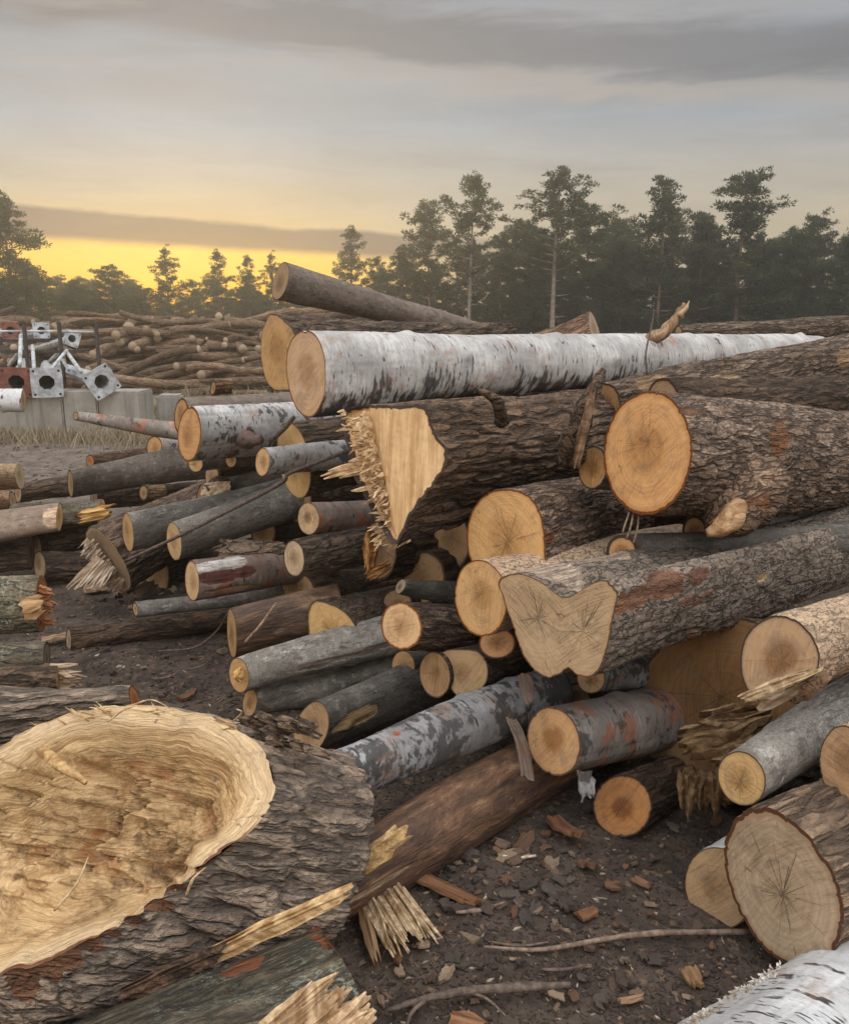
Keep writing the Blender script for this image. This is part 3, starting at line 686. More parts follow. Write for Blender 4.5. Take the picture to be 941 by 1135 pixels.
# --- middle and front bottom
log('birch_log', 'brown peeling birch log with round ringed end, above the dirt clearing', E(614, 822, 29, 39, -14), 2.55, (760, 790), L=.95, k=.74, mat='birchbrown', style='smooth', wood=(.56, .36, .19), rim=(.38, .21, .11), bark_t=.006, end='enddark', cracks=0, rend=1.02)
log('dark_log', 'dark log with brown heart and pale outer ring resting on the dirt', E(690, 894, 33, 35, 12), 2.5, (790, 845), L=.8, k=.88, mat='brownfur', style='furrow', wood=(.43, .22, .09), rim=(.12, .075, .045), bark_t=.006, end='enddark', cracks=.2, tint=(.7, .6, .52))
log('huge_log', 'huge shadowed tan log end under the heart-shaped log', E(806, 788, 102, 104, 0), 2.72, (1000, 760), L=.9, k=.9, mat='brownfur', style='furrow', wood=(.21, .13, .06), rim=(.2, .12, .06), cracks=.6, rend=1.0)  # wood colour darkened to carry the shadow lying on this end
log('stripped_log', 'long brown bark-stripped log running up from the split stump', E(285, 1035, 30, 43, 30), 1.93, (665, 818), endY=3.05, k=.55, mat='debark', style='smooth', wood=(.5, .36, .2), rim=(.12, .07, .05), bark_t=.004, tint=(.85, .80, .78), rend=.95, lump=.07, spots_=[(415, 985, .14, .008, (.40, .29, .17)), (440, 925, .05, .05, (.16, .07, .04))])
log('birch_log', 'grey and white mottled birch log lying above the brown stripped log', E(350, 872, 22, 34, 20), 2.35, (615, 765), endY=3.0, k=.6, mat='birch3', style='smooth', wood=(.5, .4, .28), bark_t=.004, rend=.95, spots_=[(442, 813, .018, .018, (.30, .09, .04))])
log('grey_log', 'dark grey log with a torn yellow patch, below the forked grey log', E(345, 808, 18, 32, 20), 2.95, (500, 745), endY=3.5, k=.6, mat='darkgray', style='smooth', wood=(.42, .3, .18), bark_t=.004, rend=1.0, lump=.06, spots_=[(395, 795, .10, .035, (.50, .34, .17))])
log('forked_log', 'lower limb of grey fork with cut end facing the clearing', E(277, 779, 8, 16, 8), 3.36, (478, 722), endY=3.6, k=.5, mat='gray', style='smooth', wood=(.5, .34, .2), bark_t=.003, rend=1.35, sag=-.03)
FORK = log('forked_log', 'light grey log with long scar and yellow chipped end beside the clearing', E(265, 749, 11, 20, -8), 3.3, (452, 698), endY=3.55, k=.5, mat='lightgray', style='smooth', wood=(.58, .38, .18), bark_t=.003, rend=1.3, tint=(.85, .84, .82), sag=.02, spots_=[(385, 730, .14, .014, (.20, .15, .12)), (420, 716, .08, .012, (.17, .13, .10)), (350, 742, .07, .01, (.2, .16, .13))])
log('sawn_log', 'tan log end with a dark split, above the light grey forked log', [(345, 664), (358, 667), (375, 673), (388, 684), (396, 697), (400, 712), (380, 725), (350, 725), (342, 708), (341, 680)], 3.5, (510, 660), L=1.0, k=.8, mat='grayplate', style='plate', wood=(.56, .39, .18), rim=(.2, .13, .08), bark_t=.006, cracks=.6, tint=(.8, .74, .68))
log('dark_log', 'shadowed brown log left of the tan split end', E(257, 702, 5, 29, -3), 3.65, (380, 672), endY=3.75, k=.25, mat='debark', style='smooth', wood=(.42, .28, .14), bark_t=.004, rend=1.05)
log('furrowed_log', 'furrowed log with rough pale round end in the middle of the pile', E(445, 694, 23, 27, -18), 2.98, (600, 700), L=.85, k=.72, mat='plated', style='furrow', wood=(.58, .41, .24), rim=RIMO, bark_t=.008, cracks=.3, tint=(.72, .66, .6), rend=1.05)
log('sawn_log', 'tan half-round log end with pale wedge, under the furrowed middle log', [(484, 722), (510, 720), (530, 721), (541, 735), (541, 752), (532, 768), (514, 777), (503, 769), (495, 752), (487, 736)], 2.95, (680, 700), L=.9, k=.85, mat='brownfur', style='smooth', wood=(.44, .32, .19), rim=(.25, .17, .11), bark_t=.004, cracks=.15)
log('sawn_log', 'brown shadowed log end left of the half-round end', E(482, 748, 17, 26, -8), 3.0, (620, 715), L=.7, k=.75, mat='brownfur', style='smooth', wood=(.40, .27, .15), rim=(.25, .15, .1), bark_t=.005, cracks=.15)
log('small_log', 'small shadowed log end tucked behind the forked grey log', E(447, 738, 13, 17, 0), 3.3, (560, 730), L=.5, k=.75, mat='gray', style='smooth', wood=(.36, .24, .12), bark_t=.004)
log('small_log', 'short dark limb with cut stub above the furrowed middle log', E(444, 650, 5, 9, 30), 3.25, (560, 668), L=.6, k=.5, mat='darkgray', style='smooth', wood=(.34, .29, .23), bark_t=.003, rend=2.3, tint=(.9, .95, .9))
log('small_log', 'tan log end half hidden under the notch of the heart-shaped log', E(655, 752, 16, 17, 0), 2.85, (760, 735), L=.7, k=.75, mat='birch3', style='smooth', wood=(.46, .33, .2), bark_t=.004)
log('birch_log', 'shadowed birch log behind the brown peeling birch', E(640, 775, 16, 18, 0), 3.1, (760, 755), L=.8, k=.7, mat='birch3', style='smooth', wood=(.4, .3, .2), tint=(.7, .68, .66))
# --- the broken log
m, t, b = new_mat('felled_wood', .8)
v = t.objvec()
g = t.noise(t.vm('MULTIPLY', v, (1, .07, 1)), 45, 5, .65, .3); g2 = t.noise(t.vm('MULTIPLY', v, (1, .1, 1)), 190, 3, .6); big = t.noise(v, 9, 3)
col = t.mix(t.ss(g, .35, .68), t.mix(1.0, t.ocol, (.72, .64, .52), 'MULTIPLY'), t.mix(1.0, t.ocol, (1.1, 1.08, 1.05), 'MULTIPLY'))
col = t.mix(t.m('MULTIPLY', t.ss(big, .5, .75), .4), col, t.mix(1.0, col, (.75, .6, .45), 'MULTIPLY'))
col = t.mix(t.m('MULTIPLY', g2, .3), col, t.mix(1.0, col, (.5, .45, .38), 'MULTIPLY'))
rrn = t.m('ADD', t.attr('rr'), t.m('MULTIPLY', t.m('SUBTRACT', t.noise(v, 30, 3), .5), .04))
col = t.mix(t.ss(rrn, .93, .95), col, (.06, .042, .032))
t.set(b.inputs['Base Color'], col); t.set(b.inputs['Normal'], t.bump(t.m('ADD', g, t.m('MULTIPLY', g2, .4)), .7, .008)); MT['felled'] = m
BRK = [(377, 455), (388, 452), (400, 449), (420, 449), (440, 450), (460, 448), (473, 449), (477, 466), (485, 485), (496, 497), (494, 518), (480, 540), (464, 560), (454, 574), (447, 592), (440, 605), (432, 600), (422, 585), (410, 565), (402, 545), (393, 530), (387, 505), (380, 478)]
def brk_fn(x, y, q, th, R):
    # left strip of the hinge sits lower than the flat sawn wedge
    e = sst(.22 * R, .46 * R, x - y * .30)
    f = e * .03 + .012 * e * vn(x * 45, y * 45, 3) - .003 * vn(x * 18, y * 3, 1) * (1 - e)
    f = f + .02 * sst(.2 * R, .7 * R, x) * 0
    return f * sst(1.0, .9, q)
BL = log('broken_log', 'biggest log in the pile with pale felling-broken end and splintered hinge', BRK, 3.05, (712, 478), k=.80, endY=4.7, mat='brownfur', style='furrow', wood=(.72, .55, .35), rim=(.07, .05, .04), bark_t=.010, end='felled', face_fn=brk_fn, rend=.95, tint=(1.35, 1.25, 1.15), lump=.06, sharp=True)
# --- upper left group
log('birch_log', 'short thick white birch log with orange-rimmed end, left of the pile top', E(210, 481, 13, 31, 4), 4.3, (345, 470), L=1.0, k=.42, mat='birch2', style='smooth', wood=(.58, .36, .18), rim=(.5, .2, .05), bark_t=.012, cracks=.3, rend=1.0)
log('sawn_log', 'brown log end directly behind the short birch log', E(201, 461, 8, 20, 5), 4.5, (330, 450), L=1.0, k=.42, mat='pole', style='smooth', wood=(.46, .30, .15), rim=RIMR, rend=1.0)
log('small_log', 'upright bark chunk standing on the log behind the short birch', E(236, 430, 3, 9, 10), 4.7, (258, 428), L=.1, k=.4, mat='plated', style='plate', wood=(.42, .29, .16), tint=(.9, .7, .5), rend=1.1)
log('birch_log', 'thin white birch log crossing in front of an oval tan end', E(291, 512, 8, 16, 5), 3.9, (400, 503), L=.55, k=.45, mat='birch2', style='smooth', wood=(.6, .42, .24), rim=(.4, .22, .09), bark_t=.005, rend=1.0)
log('sawn_log', 'tall oval tan log end behind the thin birch log', E(326, 510, 17, 44, -10), 4.15, (430, 490), L=.9, k=.6, mat='brownfur', style='smooth', wood=(.60, .43, .22), rim=(.42, .26, .12), bark_t=.005, cracks=.1, rend=1.0)
log('birch_log', 'small brown birch log with round end under the broken log', E(342, 575, 12, 18, -3), 3.7, (430, 568), L=.5, k=.6, mat='birchbrown', style='smooth', wood=(.56, .42, .27), rim=(.25, .17, .11), bark_t=.004, end='enddark', tint=(1.3, 1.25, 1.2))
log('furrowed_log', 'furrowed log with small pale round end and orange break under the broken log', E(326, 619, 12, 21, -5), 3.55, (480, 590), L=.95, k=.58, mat='furrow', wood=(.52, .43, .31), rim=RIMB, bark_t=.007, cracks=.2, rend=1.3)
log('dark_log', 'dark furrowed log behind the small pale round end', E(420, 610, 20, 34, 0), 3.75, (560, 600), L=.9, k=.6, mat='brownfur', wood=(.3, .2, .12), tint=(.8, .75, .7))
log('grey_log', 'smooth grey log with thin oval end, in front of the splintered furrowed log', E(193, 600, 8, 22, -6), 4.2, (355, 545), endY=4.75, k=.4, mat='gray', style='smooth', wood=(.60, .44, .26), rim=(.25, .19, .14), bark_t=.004, rend=1.12)
log('grey_log', 'smooth grey log second behind, its end half overlapped', E(142, 590, 6, 22, -5), 4.45, (330, 545), endY=5.0, k=.3, mat='gray', style='smooth', wood=(.52, .36, .2), bark_t=.004, tint=(.95, .98, 1), rend=1.0)
SPL = log('furrowed_log', 'furrowed log with flat brown broken face and pale splinters hanging to the dirt', E(120, 620, 14, 42, -32), 4.75, (300, 520), endY=6.3, k=.42, mat='furrow', wood=(.26, .20, .14), rim=(.4, .3, .2), bark_t=.008, end='endgrey', rend=.8, tint=(1, .92, .85))
log('birch_log', 'small birch log with peeled red patch under a loose bark sheet', E(213, 644, 8, 23, -3), 3.9, (360, 625), L=.8, k=.4, mat='birchbrown', style='smooth', wood=(.58, .42, .26), rim=(.3, .13, .07), bark_t=.006, tint=(1.1, .95, .9), spots_=[(245, 640, .10, .035, (.13, .035, .03)), (275, 634, .08, .03, (.14, .04, .03)), (250, 655, .14, .014, (.42, .25, .13)), (245, 622, .16, .04, (.62, .60, .56))])
log('thin_log', 'thin grey pole lying just above the ground log', E(150, 676, 3, 9, -8), 4.15, (330, 655), endY=4.3, k=.3, mat='gray', style='smooth', wood=(.5, .38, .24), rend=1.0)
log('ground_log', 'dark log lying flat on the dirt left of the pile', E(76, 710, 3, 16, 0), 4.15, (300, 680), endY=4.5, k=.3, mat='brownfur', wood=(.36, .3, .22), tint=(.9, .85, .8), rend=1.0)
log('grey_log', 'horizontal grey log with a swollen fork at its right end', E(78, 536, 3, 16, -3), 6.2, (225, 512), endY=6.5, k=.2, mat='darkgray', style='smooth', wood=(.5, .36, .22), tint=(1.1, 1.05, 1.0), rend=1.3)
log('thin_log', 'tapering bare pole with a pale pointed tip, under the concrete blocks', E(84, 461, 3, 5, 0), 6.5, (205, 478), endY=6.4, k=.35, mat='birchbrown', style='smooth', wood=(.4, .3, .18), rend=2.0, tint=(1.2, 1.2, 1.15))
log('small_log', 'small orange-rimmed log end behind the horizontal grey log', E(171, 495, 9, 12, 5), 6.9, (220, 495), L=.6, k=.6, mat='birch2', style='smooth', wood=(.52, .34, .18), rim=RIMO, bark_t=.012, tint=(.8, .7, .65))
log('small_log', 'little reddish log end above the horizontal grey log', E(100, 511, 5, 7, 0), 7.6, (175, 500), L=.9, k=.5, mat='brownfur', wood=(.42, .2, .09), tint=(1.3, 1.1, 1))
log('dark_log', 'brown log lying left of and behind the horizontal grey log', E(20, 547, 4, 11, 0), 6.8, (100, 535), endY=6.9, k=.3, mat='furrow', wood=(.4, .3, .2), tint=(.9, .85, .8), rend=1.2)
log('small_log', 'short square-cut log chunk lying under the horizontal grey log', E(159, 546, 5, 9, 0), 6.1, (182, 545), L=.16, k=.5, mat='plated', style='plate', wood=(.4, .28, .15), tint=(.9, .75, .55))
log('dark_log', 'dark log running behind the splintered furrowed log', E(104, 552, 4, 13, 0), 6.5, (300, 540), endY=6.8, k=.3, mat='brownfur', wood=(.3, .22, .15))
log('furrowed_log', 'tall-ridged log leaning above the cut branch knob', E(235, 528, 8, 16, 0), 5.0, (330, 512), endY=5.3, k=.4, mat='furrow', wood=(.4, .3, .2), rend=1.1, tint=(.9, .85, .8))
log('grey_log', 'grey log crossing behind the thin white birch log', E(225, 560, 8, 24, 0), 4.9, (360, 520), endY=5.3, k=.4, mat='darkgray', style='smooth', wood=(.3, .22, .15), rend=1.0)
log('small_log', 'pale little log end under the left of the short birch log', E(217, 514, 8, 9, 0), 4.7, (290, 505), L=.6, k=.6, mat='gray', style='smooth', wood=(.58, .4, .22), bark_t=.003)
log('small_log', 'pale little log end under the right of the short birch log', E(256, 510, 6, 8, 0), 4.6, (330, 505), L=.6, k=.6, mat='gray', style='smooth', wood=(.56, .38, .22), bark_t=.003)
# --- left edge group: cut ends turned to the right
log('birch_log', 'white birch log end jutting in from the left edge by the steel poles', E(26, 444, 3, 13, 0), 5.5, (-120, 443), endY=5.6, k=.2, mat='birch4', style='smooth', wood=(.4, .3, .2), bark_t=.003, rend=1.0)
log('peeled_log', 'pale peeled log end at the left edge, upper of two', E(22, 528, 5, 14, -8), 6.0, (-120, 532), endY=6.0, k=.25, mat='flaky', style='smooth', wood=(.5, .42, .3), rim=(.4, .33, .24), bark_t=.003, rend=1.2, tint=(1.2, 1.15, 1.05))
log('peeled_log', 'pale peeled log end at the left edge, lower of two', E(14, 555, 4, 11, -10), 5.85, (-120, 566), endY=5.8, k=.25, mat='flaky', style='smooth', wood=(.45, .35, .25), rend=1.2, tint=(1.0, .85, .75))
log('weathered_log', 'weathered log at left edge with jagged orange broken rim', E(66, 573, 4, 16, 3), 5.2, (-120, 600), endY=5.0, k=.2, mat='pole', style='smooth', wood=(.5, .33, .16), rim=(.5, .33, .2), rend=1.25, tint=(1.25, 1.15, 1.05), spots_=[(58, 570, .06, .1, (.5, .36, .24))])
ROT = log('rotten_log', 'rotten dark log with torn yellow wood, right of the weathered log', E(112, 567, 5, 14, 10), 5.5, (20, 580), endY=5.5, k=.2, mat='moss', wood=(.62, .42, .18), rim=(.3, .2, .1), end='torn', rend=1.1, tint=(.9, .85, .8))
log('dark_log', 'dark log at the left edge beneath the weathered log', E(34, 612, 4, 20, 0), 5.25, (-120, 630), endY=5.0, k=.25, mat='brownfur', wood=(.2, .15, .1), tint=(.7, .65, .6))
log('dark_log', 'brown log with wavy bark above the small ground log', E(40, 604, 6, 14, -10), 5.45, (115, 590), endY=5.6, k=.4, mat='furrow', wood=(.4, .3, .22), tint=(.75, .7, .65), rend=1.2)
log('small_log', 'small log on the dirt with dim oval end, left of the splinters', E(44, 627, 7, 17, -5), 5.15, (118, 628), L=.55, k=.45, mat='furrow', wood=(.3, .24, .16), rim=(.2, .15, .1), tint=(.8, .75, .7), rend=1.1)
LFT = log('mossy_log', 'grey-green rough log at left edge with torn orange end', E(46, 669, 7, 32, 0), 3.6, (-120, 674), endY=3.5, k=.25, mat='moss', style='plate', wood=(.36, .19, .09), end='torn', rim=(.3, .15, .08), bark_t=.012, rend=1.1, tint=(1.25, 1.22, 1.15))
log('mossy_log', 'grey lichened log at left edge, squared off at its right end', E(52, 727, 4, 16, 0), 3.4, (-120, 735), endY=3.3, k=.2, mat='moss', style='smooth', wood=(.2, .19, .15), rend=1.1, tint=(1.15, 1.15, 1.15))
SPT = log('split_log', 'split log at left edge ending in pale torn fibres', E(68, 752, 6, 17, 0), 3.3, (-120, 765), endY=3.2, k=.25, mat='brownfur', wood=(.5, .36, .25), end='torn', rend=1.1, tint=(.9, .85, .8))
log('furrowed_log', 'deeply furrowed pale grey log just behind the split foreground log', E(152, 783, 6, 26, -20), 2.75, (-120, 800), endY=2.5, k=.25, mat='palefur', wood=(.45, .2, .08), rim=(.4, .2, .1), rend=1.1)
# the stack just outside the frame that carries the jutting birch end
for k_, y_ in enumerate((472, 506, 542, 578, 612)):
    log('grey_log', 'grey log in the stack beyond the left edge that carries the jutting birch end', E(-14 - 5 * (k_ % 2), y_, 4, 17, 0), 5.5, (-150, y_ + 4), endY=5.55, k=.2, mat='darkgray', style='smooth', wood=(.4, .3, .2), rend=1.0, group='logs in the stack beyond the left edge', seed=k_ * 3.3)
# --- hidden-in-the-dark logs filling the inside of the pile
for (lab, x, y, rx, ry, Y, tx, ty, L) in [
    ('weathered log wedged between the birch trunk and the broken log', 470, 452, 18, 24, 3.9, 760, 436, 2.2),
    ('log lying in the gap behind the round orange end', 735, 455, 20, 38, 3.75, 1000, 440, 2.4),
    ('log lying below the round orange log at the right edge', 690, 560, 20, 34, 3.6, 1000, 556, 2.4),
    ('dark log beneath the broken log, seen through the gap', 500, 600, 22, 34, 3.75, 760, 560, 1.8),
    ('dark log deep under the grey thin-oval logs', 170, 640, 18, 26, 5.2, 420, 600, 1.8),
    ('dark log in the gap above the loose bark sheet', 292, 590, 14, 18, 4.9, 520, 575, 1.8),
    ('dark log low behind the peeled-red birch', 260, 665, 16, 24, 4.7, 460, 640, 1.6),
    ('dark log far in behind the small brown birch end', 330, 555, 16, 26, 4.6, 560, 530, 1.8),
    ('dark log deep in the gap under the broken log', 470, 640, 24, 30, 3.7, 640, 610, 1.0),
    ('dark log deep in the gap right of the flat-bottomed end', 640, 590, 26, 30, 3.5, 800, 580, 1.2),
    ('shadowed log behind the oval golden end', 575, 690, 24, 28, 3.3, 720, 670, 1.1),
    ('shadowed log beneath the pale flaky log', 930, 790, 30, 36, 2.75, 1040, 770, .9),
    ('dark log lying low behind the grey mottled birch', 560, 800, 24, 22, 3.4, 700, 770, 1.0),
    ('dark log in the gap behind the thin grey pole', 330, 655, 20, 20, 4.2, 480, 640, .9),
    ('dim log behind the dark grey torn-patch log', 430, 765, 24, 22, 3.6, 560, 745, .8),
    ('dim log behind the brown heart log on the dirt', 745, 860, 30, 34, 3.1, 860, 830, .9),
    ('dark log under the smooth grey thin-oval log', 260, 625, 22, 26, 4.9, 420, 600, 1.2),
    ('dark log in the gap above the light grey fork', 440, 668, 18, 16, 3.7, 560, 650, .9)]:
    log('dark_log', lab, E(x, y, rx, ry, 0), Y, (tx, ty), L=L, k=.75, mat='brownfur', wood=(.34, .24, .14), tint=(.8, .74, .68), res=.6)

# ------------------------------------------------------------------ foreground split log
SF = [(0, 825), (25, 812), (50, 800), (100, 785), (135, 780), (165, 779), (200, 782), (225, 787), (248, 794), (268, 803), (285, 814), (297, 827), (305, 842), (308, 857), (307, 873), (301, 892), (292, 907), (278, 921), (250, 938), (225, 958), (200, 977), (175, 998), (150, 1014), (125, 1028), (100, 1042), (75, 1053), (50, 1066), (25, 1080), (0, 1094), (-40, 1110), (-90, 1105), (-125, 1070), (-140, 1010), (-130, 950), (-100, 900), (-60, 860)]
n0 = nrm(ray(120, 935)); rgt = np.array([1, 0, 0.0])
upv = np.cross(rgt, n0); ld = nrm(rgt * 1.0 - upv * .07 - n0 * np.dot(rgt, n0))
def hollow(x, y, q, th, R):
    # torn bowl: deepest right of the middle, flowing swirl ridges around it
    X_ = x / R; Y_ = y / R
    # torn bowl, deepest right of the middle, with a broad smooth lip
    bowl = sst(.93, .30, q)
    dx_, dy_ = X_ - .35, Y_ - .05
    rr2 = np.hypot(dx_, dy_ * 1.2)
    sw = q * 8 + 1.1 * vn(X_ * 1.1, Y_ * 1.1, 4) + .4 * vn(X_ * 3.5, Y_ * 3.5, 2)
    rid = .013 * vn(sw * .9, np.cos(th) * .8, np.sin(th) * .8) + .006 * vn(sw * 3.4, np.cos(th) * 1.5, np.sin(th) * 1.5)
    ins = sst(.92, .62, q)
    tear = sst(1.15, .2, rr2)
    ca = np.abs(vn(X_ * 6, Y_ * 6, 1)); cb = np.abs(vn(X_ * 13, Y_ * 13, 8)); cc_ = vn(X_ * 26, Y_ * 26, 3)
    blocks = (np.floor(3 * (vn(X_ * 4.2 + .3 * cc_, Y_ * 4.2, 12) + 1)) / 3 - 1) * .03
    crag = tear * (.075 * ca + .042 * cb + .011 * cc_ + 1.6 * blocks) * ins
    low = sst(.5, .0, np.hypot(X_ + .55, Y_ + .25)) * .07
    fine = .0035 * vn(sw * 9, np.cos(th) * 3, np.sin(th) * 3) * (.4 + .6 * ins) + .004 * fbm(X_ * 16, Y_ * 16, 9, 2) * ins
    return (.17 * bowl + rid * (.2 + .7 * ins) + crag + low + fine) * sst(1.0, .95, q)
m, t, b = new_mat('torn_swirled_heartwood', .8)
v = t.objvec(); rr = t.attr('rr'); x, y, z = t.sep(t.raw)
wv = t.vm('SCALE', t.vm('SUBTRACT', t.noisec(v, 5, 3), (.5, .5, .5)), scale=.07)
rq = t.m('ADD', t.m('MULTIPLY', rr, .30), t.sep(wv)[0])
ln = t.m('MAXIMUM', t.m('SQRT', t.m('ADD', t.m('MULTIPLY', x, x), t.m('MULTIPLY', y, y))), .02)
ca, sa_ = t.m('DIVIDE', x, ln), t.m('DIVIDE', y, ln)
g = t.noise(t.comb(t.m('MULTIPLY', rq, 1.0), t.m('MULTIPLY', ca, .02), t.m('MULTIPLY', sa_, .02)), 90, 4, .65)
g2 = t.noise(t.comb(rq, t.m('MULTIPLY', ca, .012), t.m('MULTIPLY', sa_, .012)), 300, 3, .6)
big = t.noise(v, 7, 4, .62); rag = t.noise(v, 34, 5, .7)
gm = t.m('ADD', .35, t.m('MULTIPLY', t.ss(t.noise(v, 4, 3), .4, .62), .5))
col = t.mix(t.m('MULTIPLY', t.ss(g, .62, .40), gm), (.72, .49, .25), (.40, .225, .085))
col = t.mix(t.m('MULTIPLY', t.ss(rr, .74, .93), .6), col, (.80, .60, .36))
inn = t.ss(rr, .92, .60)
col = t.mix(t.m('MULTIPLY', t.m('MULTIPLY', t.ss(big, .38, .60), inn), .92), col, t.mix(t.ss(rag, .35, .65), (.25, .145, .062), (.52, .34, .16)))
core = t.m('MULTIPLY', inn, t.ss(t.noise(v, 13, 4, .65), .54, .66))
col = t.mix(t.m('MULTIPLY', core, .9), col, t.mix(t.ss(rag, .35, .65), (.15, .085, .042), (.44, .27, .12)))
org = t.m('MULTIPLY', t.ss(t.noise(v, 9, 5, .72), .53, .64), t.ss(rr, .86, .6))
col = t.mix(t.m('MULTIPLY', org, .75), col, (.37, .165, .06))
dk = t.m('MULTIPLY', t.ss(t.noise(v, 24, 4, .7), .64, .70), t.ss(rr, .99, .9))
col = t.mix(t.m('MULTIPLY', dk, .7), col, (.12, .09, .07))
lipn = t.m('MULTIPLY', t.ss(t.noise(v, 16, 4, .7), .55, .66), t.ss(rr, .86, .95))
col = t.mix(t.m('MULTIPLY', lipn, .45), col, (.26, .21, .17))
col = t.mix(t.m('MULTIPLY', t.ss(g2, .42, .66), .5), col, t.mix(1.0, col, (.5, .42, .34), 'MULTIPLY'))
ring = t.m('MULTIPLY', t.ss(y, .20, .08), t.ss(t.m('ADD', rr, t.m('MULTIPLY', t.m('SUBTRACT', rag, .5), .03)), .965, .975))
col = t.mix(ring, col, t.mix(t.noise(v, 40, 3), (.30, .12, .05), (.12, .07, .045)))
t.set(b.inputs['Base Color'], col)
t.set(b.inputs['Normal'], t.bump(t.m('ADD', t.m('MULTIPLY', g, .5), t.m('ADD', t.m('MULTIPLY', g2, .5), t.m('MULTIPLY', rag, .7))), 1.0, .012))
MT['swirl'] = m
axS = nrm(ld * math.cos(rad(33)) + n0 * math.sin(rad(33)))
SPLIT = log('split_log', 'huge hollowed log in the left foreground, torn golden wood swirling inside', SF, 1.62, (400, 850), L=.74, k=.9, n=nrm(n0 + np.array([0, .0, -.0])), axis=axS, mat='furrow', style='furrow', end='swirl', face_fn=hollow, bark_t=.02, rend=1.04, lump=.04, tint=(1.9, 2.0, 2.1), flare=.36, spots_=[(x_, y_ - 4, .035, .013, (.20, .095, .05)) for (x_, y_) in ((256, 946), (226, 968), (200, 990), (176, 1010), (150, 1027), (125, 1041), (100, 1056), (75, 1068), (50, 1081), (25, 1094))], facename='torn_hollow')
# --- lichened log under it, and the split chunk in front
MOSS = log('mossy_log', 'lichen-speckled log in the bottom foreground with orange bark scars', E(378, 1078, 7, 78, -36), 1.60, (60, 1235), endY=1.22, k=-.06, mat='moss', style='furrow', wood=(.3, .2, .12), rend=1.05, lump=.04, tint=(1.0, 1.0, .98), spots_=[(362, 1042, .03, .05, (.30, .11, .04)), (352, 1028, .03, .03, (.28, .10, .04)), (270, 1072, .04, .022, (.26, .10, .045)), (255, 1080, .03, .015, (.24, .09, .04))])
log('birch_log', 'large white birch trunk with ragged peeling edge in the bottom right corner', E(762, 1232, 30, 95, -50), 1.42, (1000, 1085), endY=1.78, k=.3, mat='birch4', style='smooth', wood=(.5, .4, .28), rim=(.5, .47, .42), rend=.95, bark_t=.004)
# ------------------------------------------------------------------ parts that stick out of logs, loose pieces
up3 = np.array([0, 0, 1.0])
# broken log: splintered hinge, long splinters, branch stubs
Mb = np.array(BL.matrix_world); axb = Mb[:3, 2]; Pb = Mb[:3, 3]
its = []
for i in range(170):
    f = RS.rand(); px = 379 + 48 * f ** 1.2 + RS.uniform(0, 27 - 12 * f); py = 454 + 120 * f + RS.uniform(-5, 5)
    p = at(px, py, 3.05 + .05 * RS.rand())
    its.append((p, nrm(np.array([-.8, -.5, -.05 + .25 * RS.randn()]) + RS.normal(size=3) * .3), RS.uniform(.012, .024) + .045 * RS.rand() ** 5, RS.uniform(.004, .016), RS.uniform(.004, .010)))
for (px, py, L) in [(393, 518, .13), (395, 514, .11), (394, 521, .12), (396, 524, .07), (400, 508, .05), (406, 541, .06)]:
    its.append((at(px, py, 3.06), nrm(np.array([-1, -.35, -.2])), L, .016, .011))
for i in range(60):
    p = at(430 + RS.uniform(-14, 26), 588 + RS.uniform(-16, 16), 3.06 + .06 * RS.rand())
    its.append((p, nrm(np.array([-.7, -.6, -.3]) + RS.normal(size=3) * .25), RS.uniform(.02, .05), .008, .005))
splinters('splintered_hinge', its, 'torn', BL, (.76, .58, .37))
tube('branch_stub', [at(630, 510, 3.15), at(637, 485, 3.08), at(648, 455, 3.05), at(658, 430, 3.08), at(668, 410, 3.12)], [.050, .045, .036, .026, .012], 'brownfur', BL, 12, .35, 3, (.9, .85, .8))
slab('torn_strip', at(636, 520, 3.02), at(660, 424, 3.0) - at(636, 520, 3.02), (-.3, -1, .2), .33, .035, .012, 'torn', BL, (.26, .17, .11), 3)
tube('branch_stub', [at(556, 468, 3.15), at(553, 450, 3.08), at(543, 438, 3.06), at(528, 432, 3.08)], [.026, .022, .017, .008], 'brownfur', BL, 10, .3, 5, (.9, .85, .8))
# furrowed log with the splintered flat face
its = []
M_ = np.array(SPL.matrix_world)
for i in range(90):
    f = RS.rand(); p = at(97 + 38 * f + RS.uniform(-3, 4), 598 + 50 * f + RS.uniform(-4, 4), 4.72)
    its.append((p, nrm(np.array([-.6, -.35, -.75]) + RS.normal(size=3) * .12), RS.uniform(.03, .09), RS.uniform(.01, .018), .006))
for i in range(16):
    f = i / 15; p = at(104 + 20 * f, 622 + 12 * f, 4.68)
    q = at(72 + 42 * f + RS.uniform(-4, 4), 653 - 4 * f + RS.uniform(-2, 2), 4.5); its.append((p, q - p, float(np.linalg.norm(q - p)), .022, .01))
splinters('hanging_splinters', its, 'torn', SPL, (.52, .42, .33))
tube('branch_knob', [at(285, 552, 5.4), at(262, 547, 5.1), at(241, 543, 4.85)], [.08, .085, .08], 'furrow', SPL, 18, .12, 2, (.9, .85, .8))
o = slab('cut_stub', at(223, 545, 4.83), at(259, 539, 4.83) - at(223, 545, 4.83), (-.2, -.8, .6), .18, .10, .012, 'torn', SPL, (.58, .46, .34), 4, jag=.05)
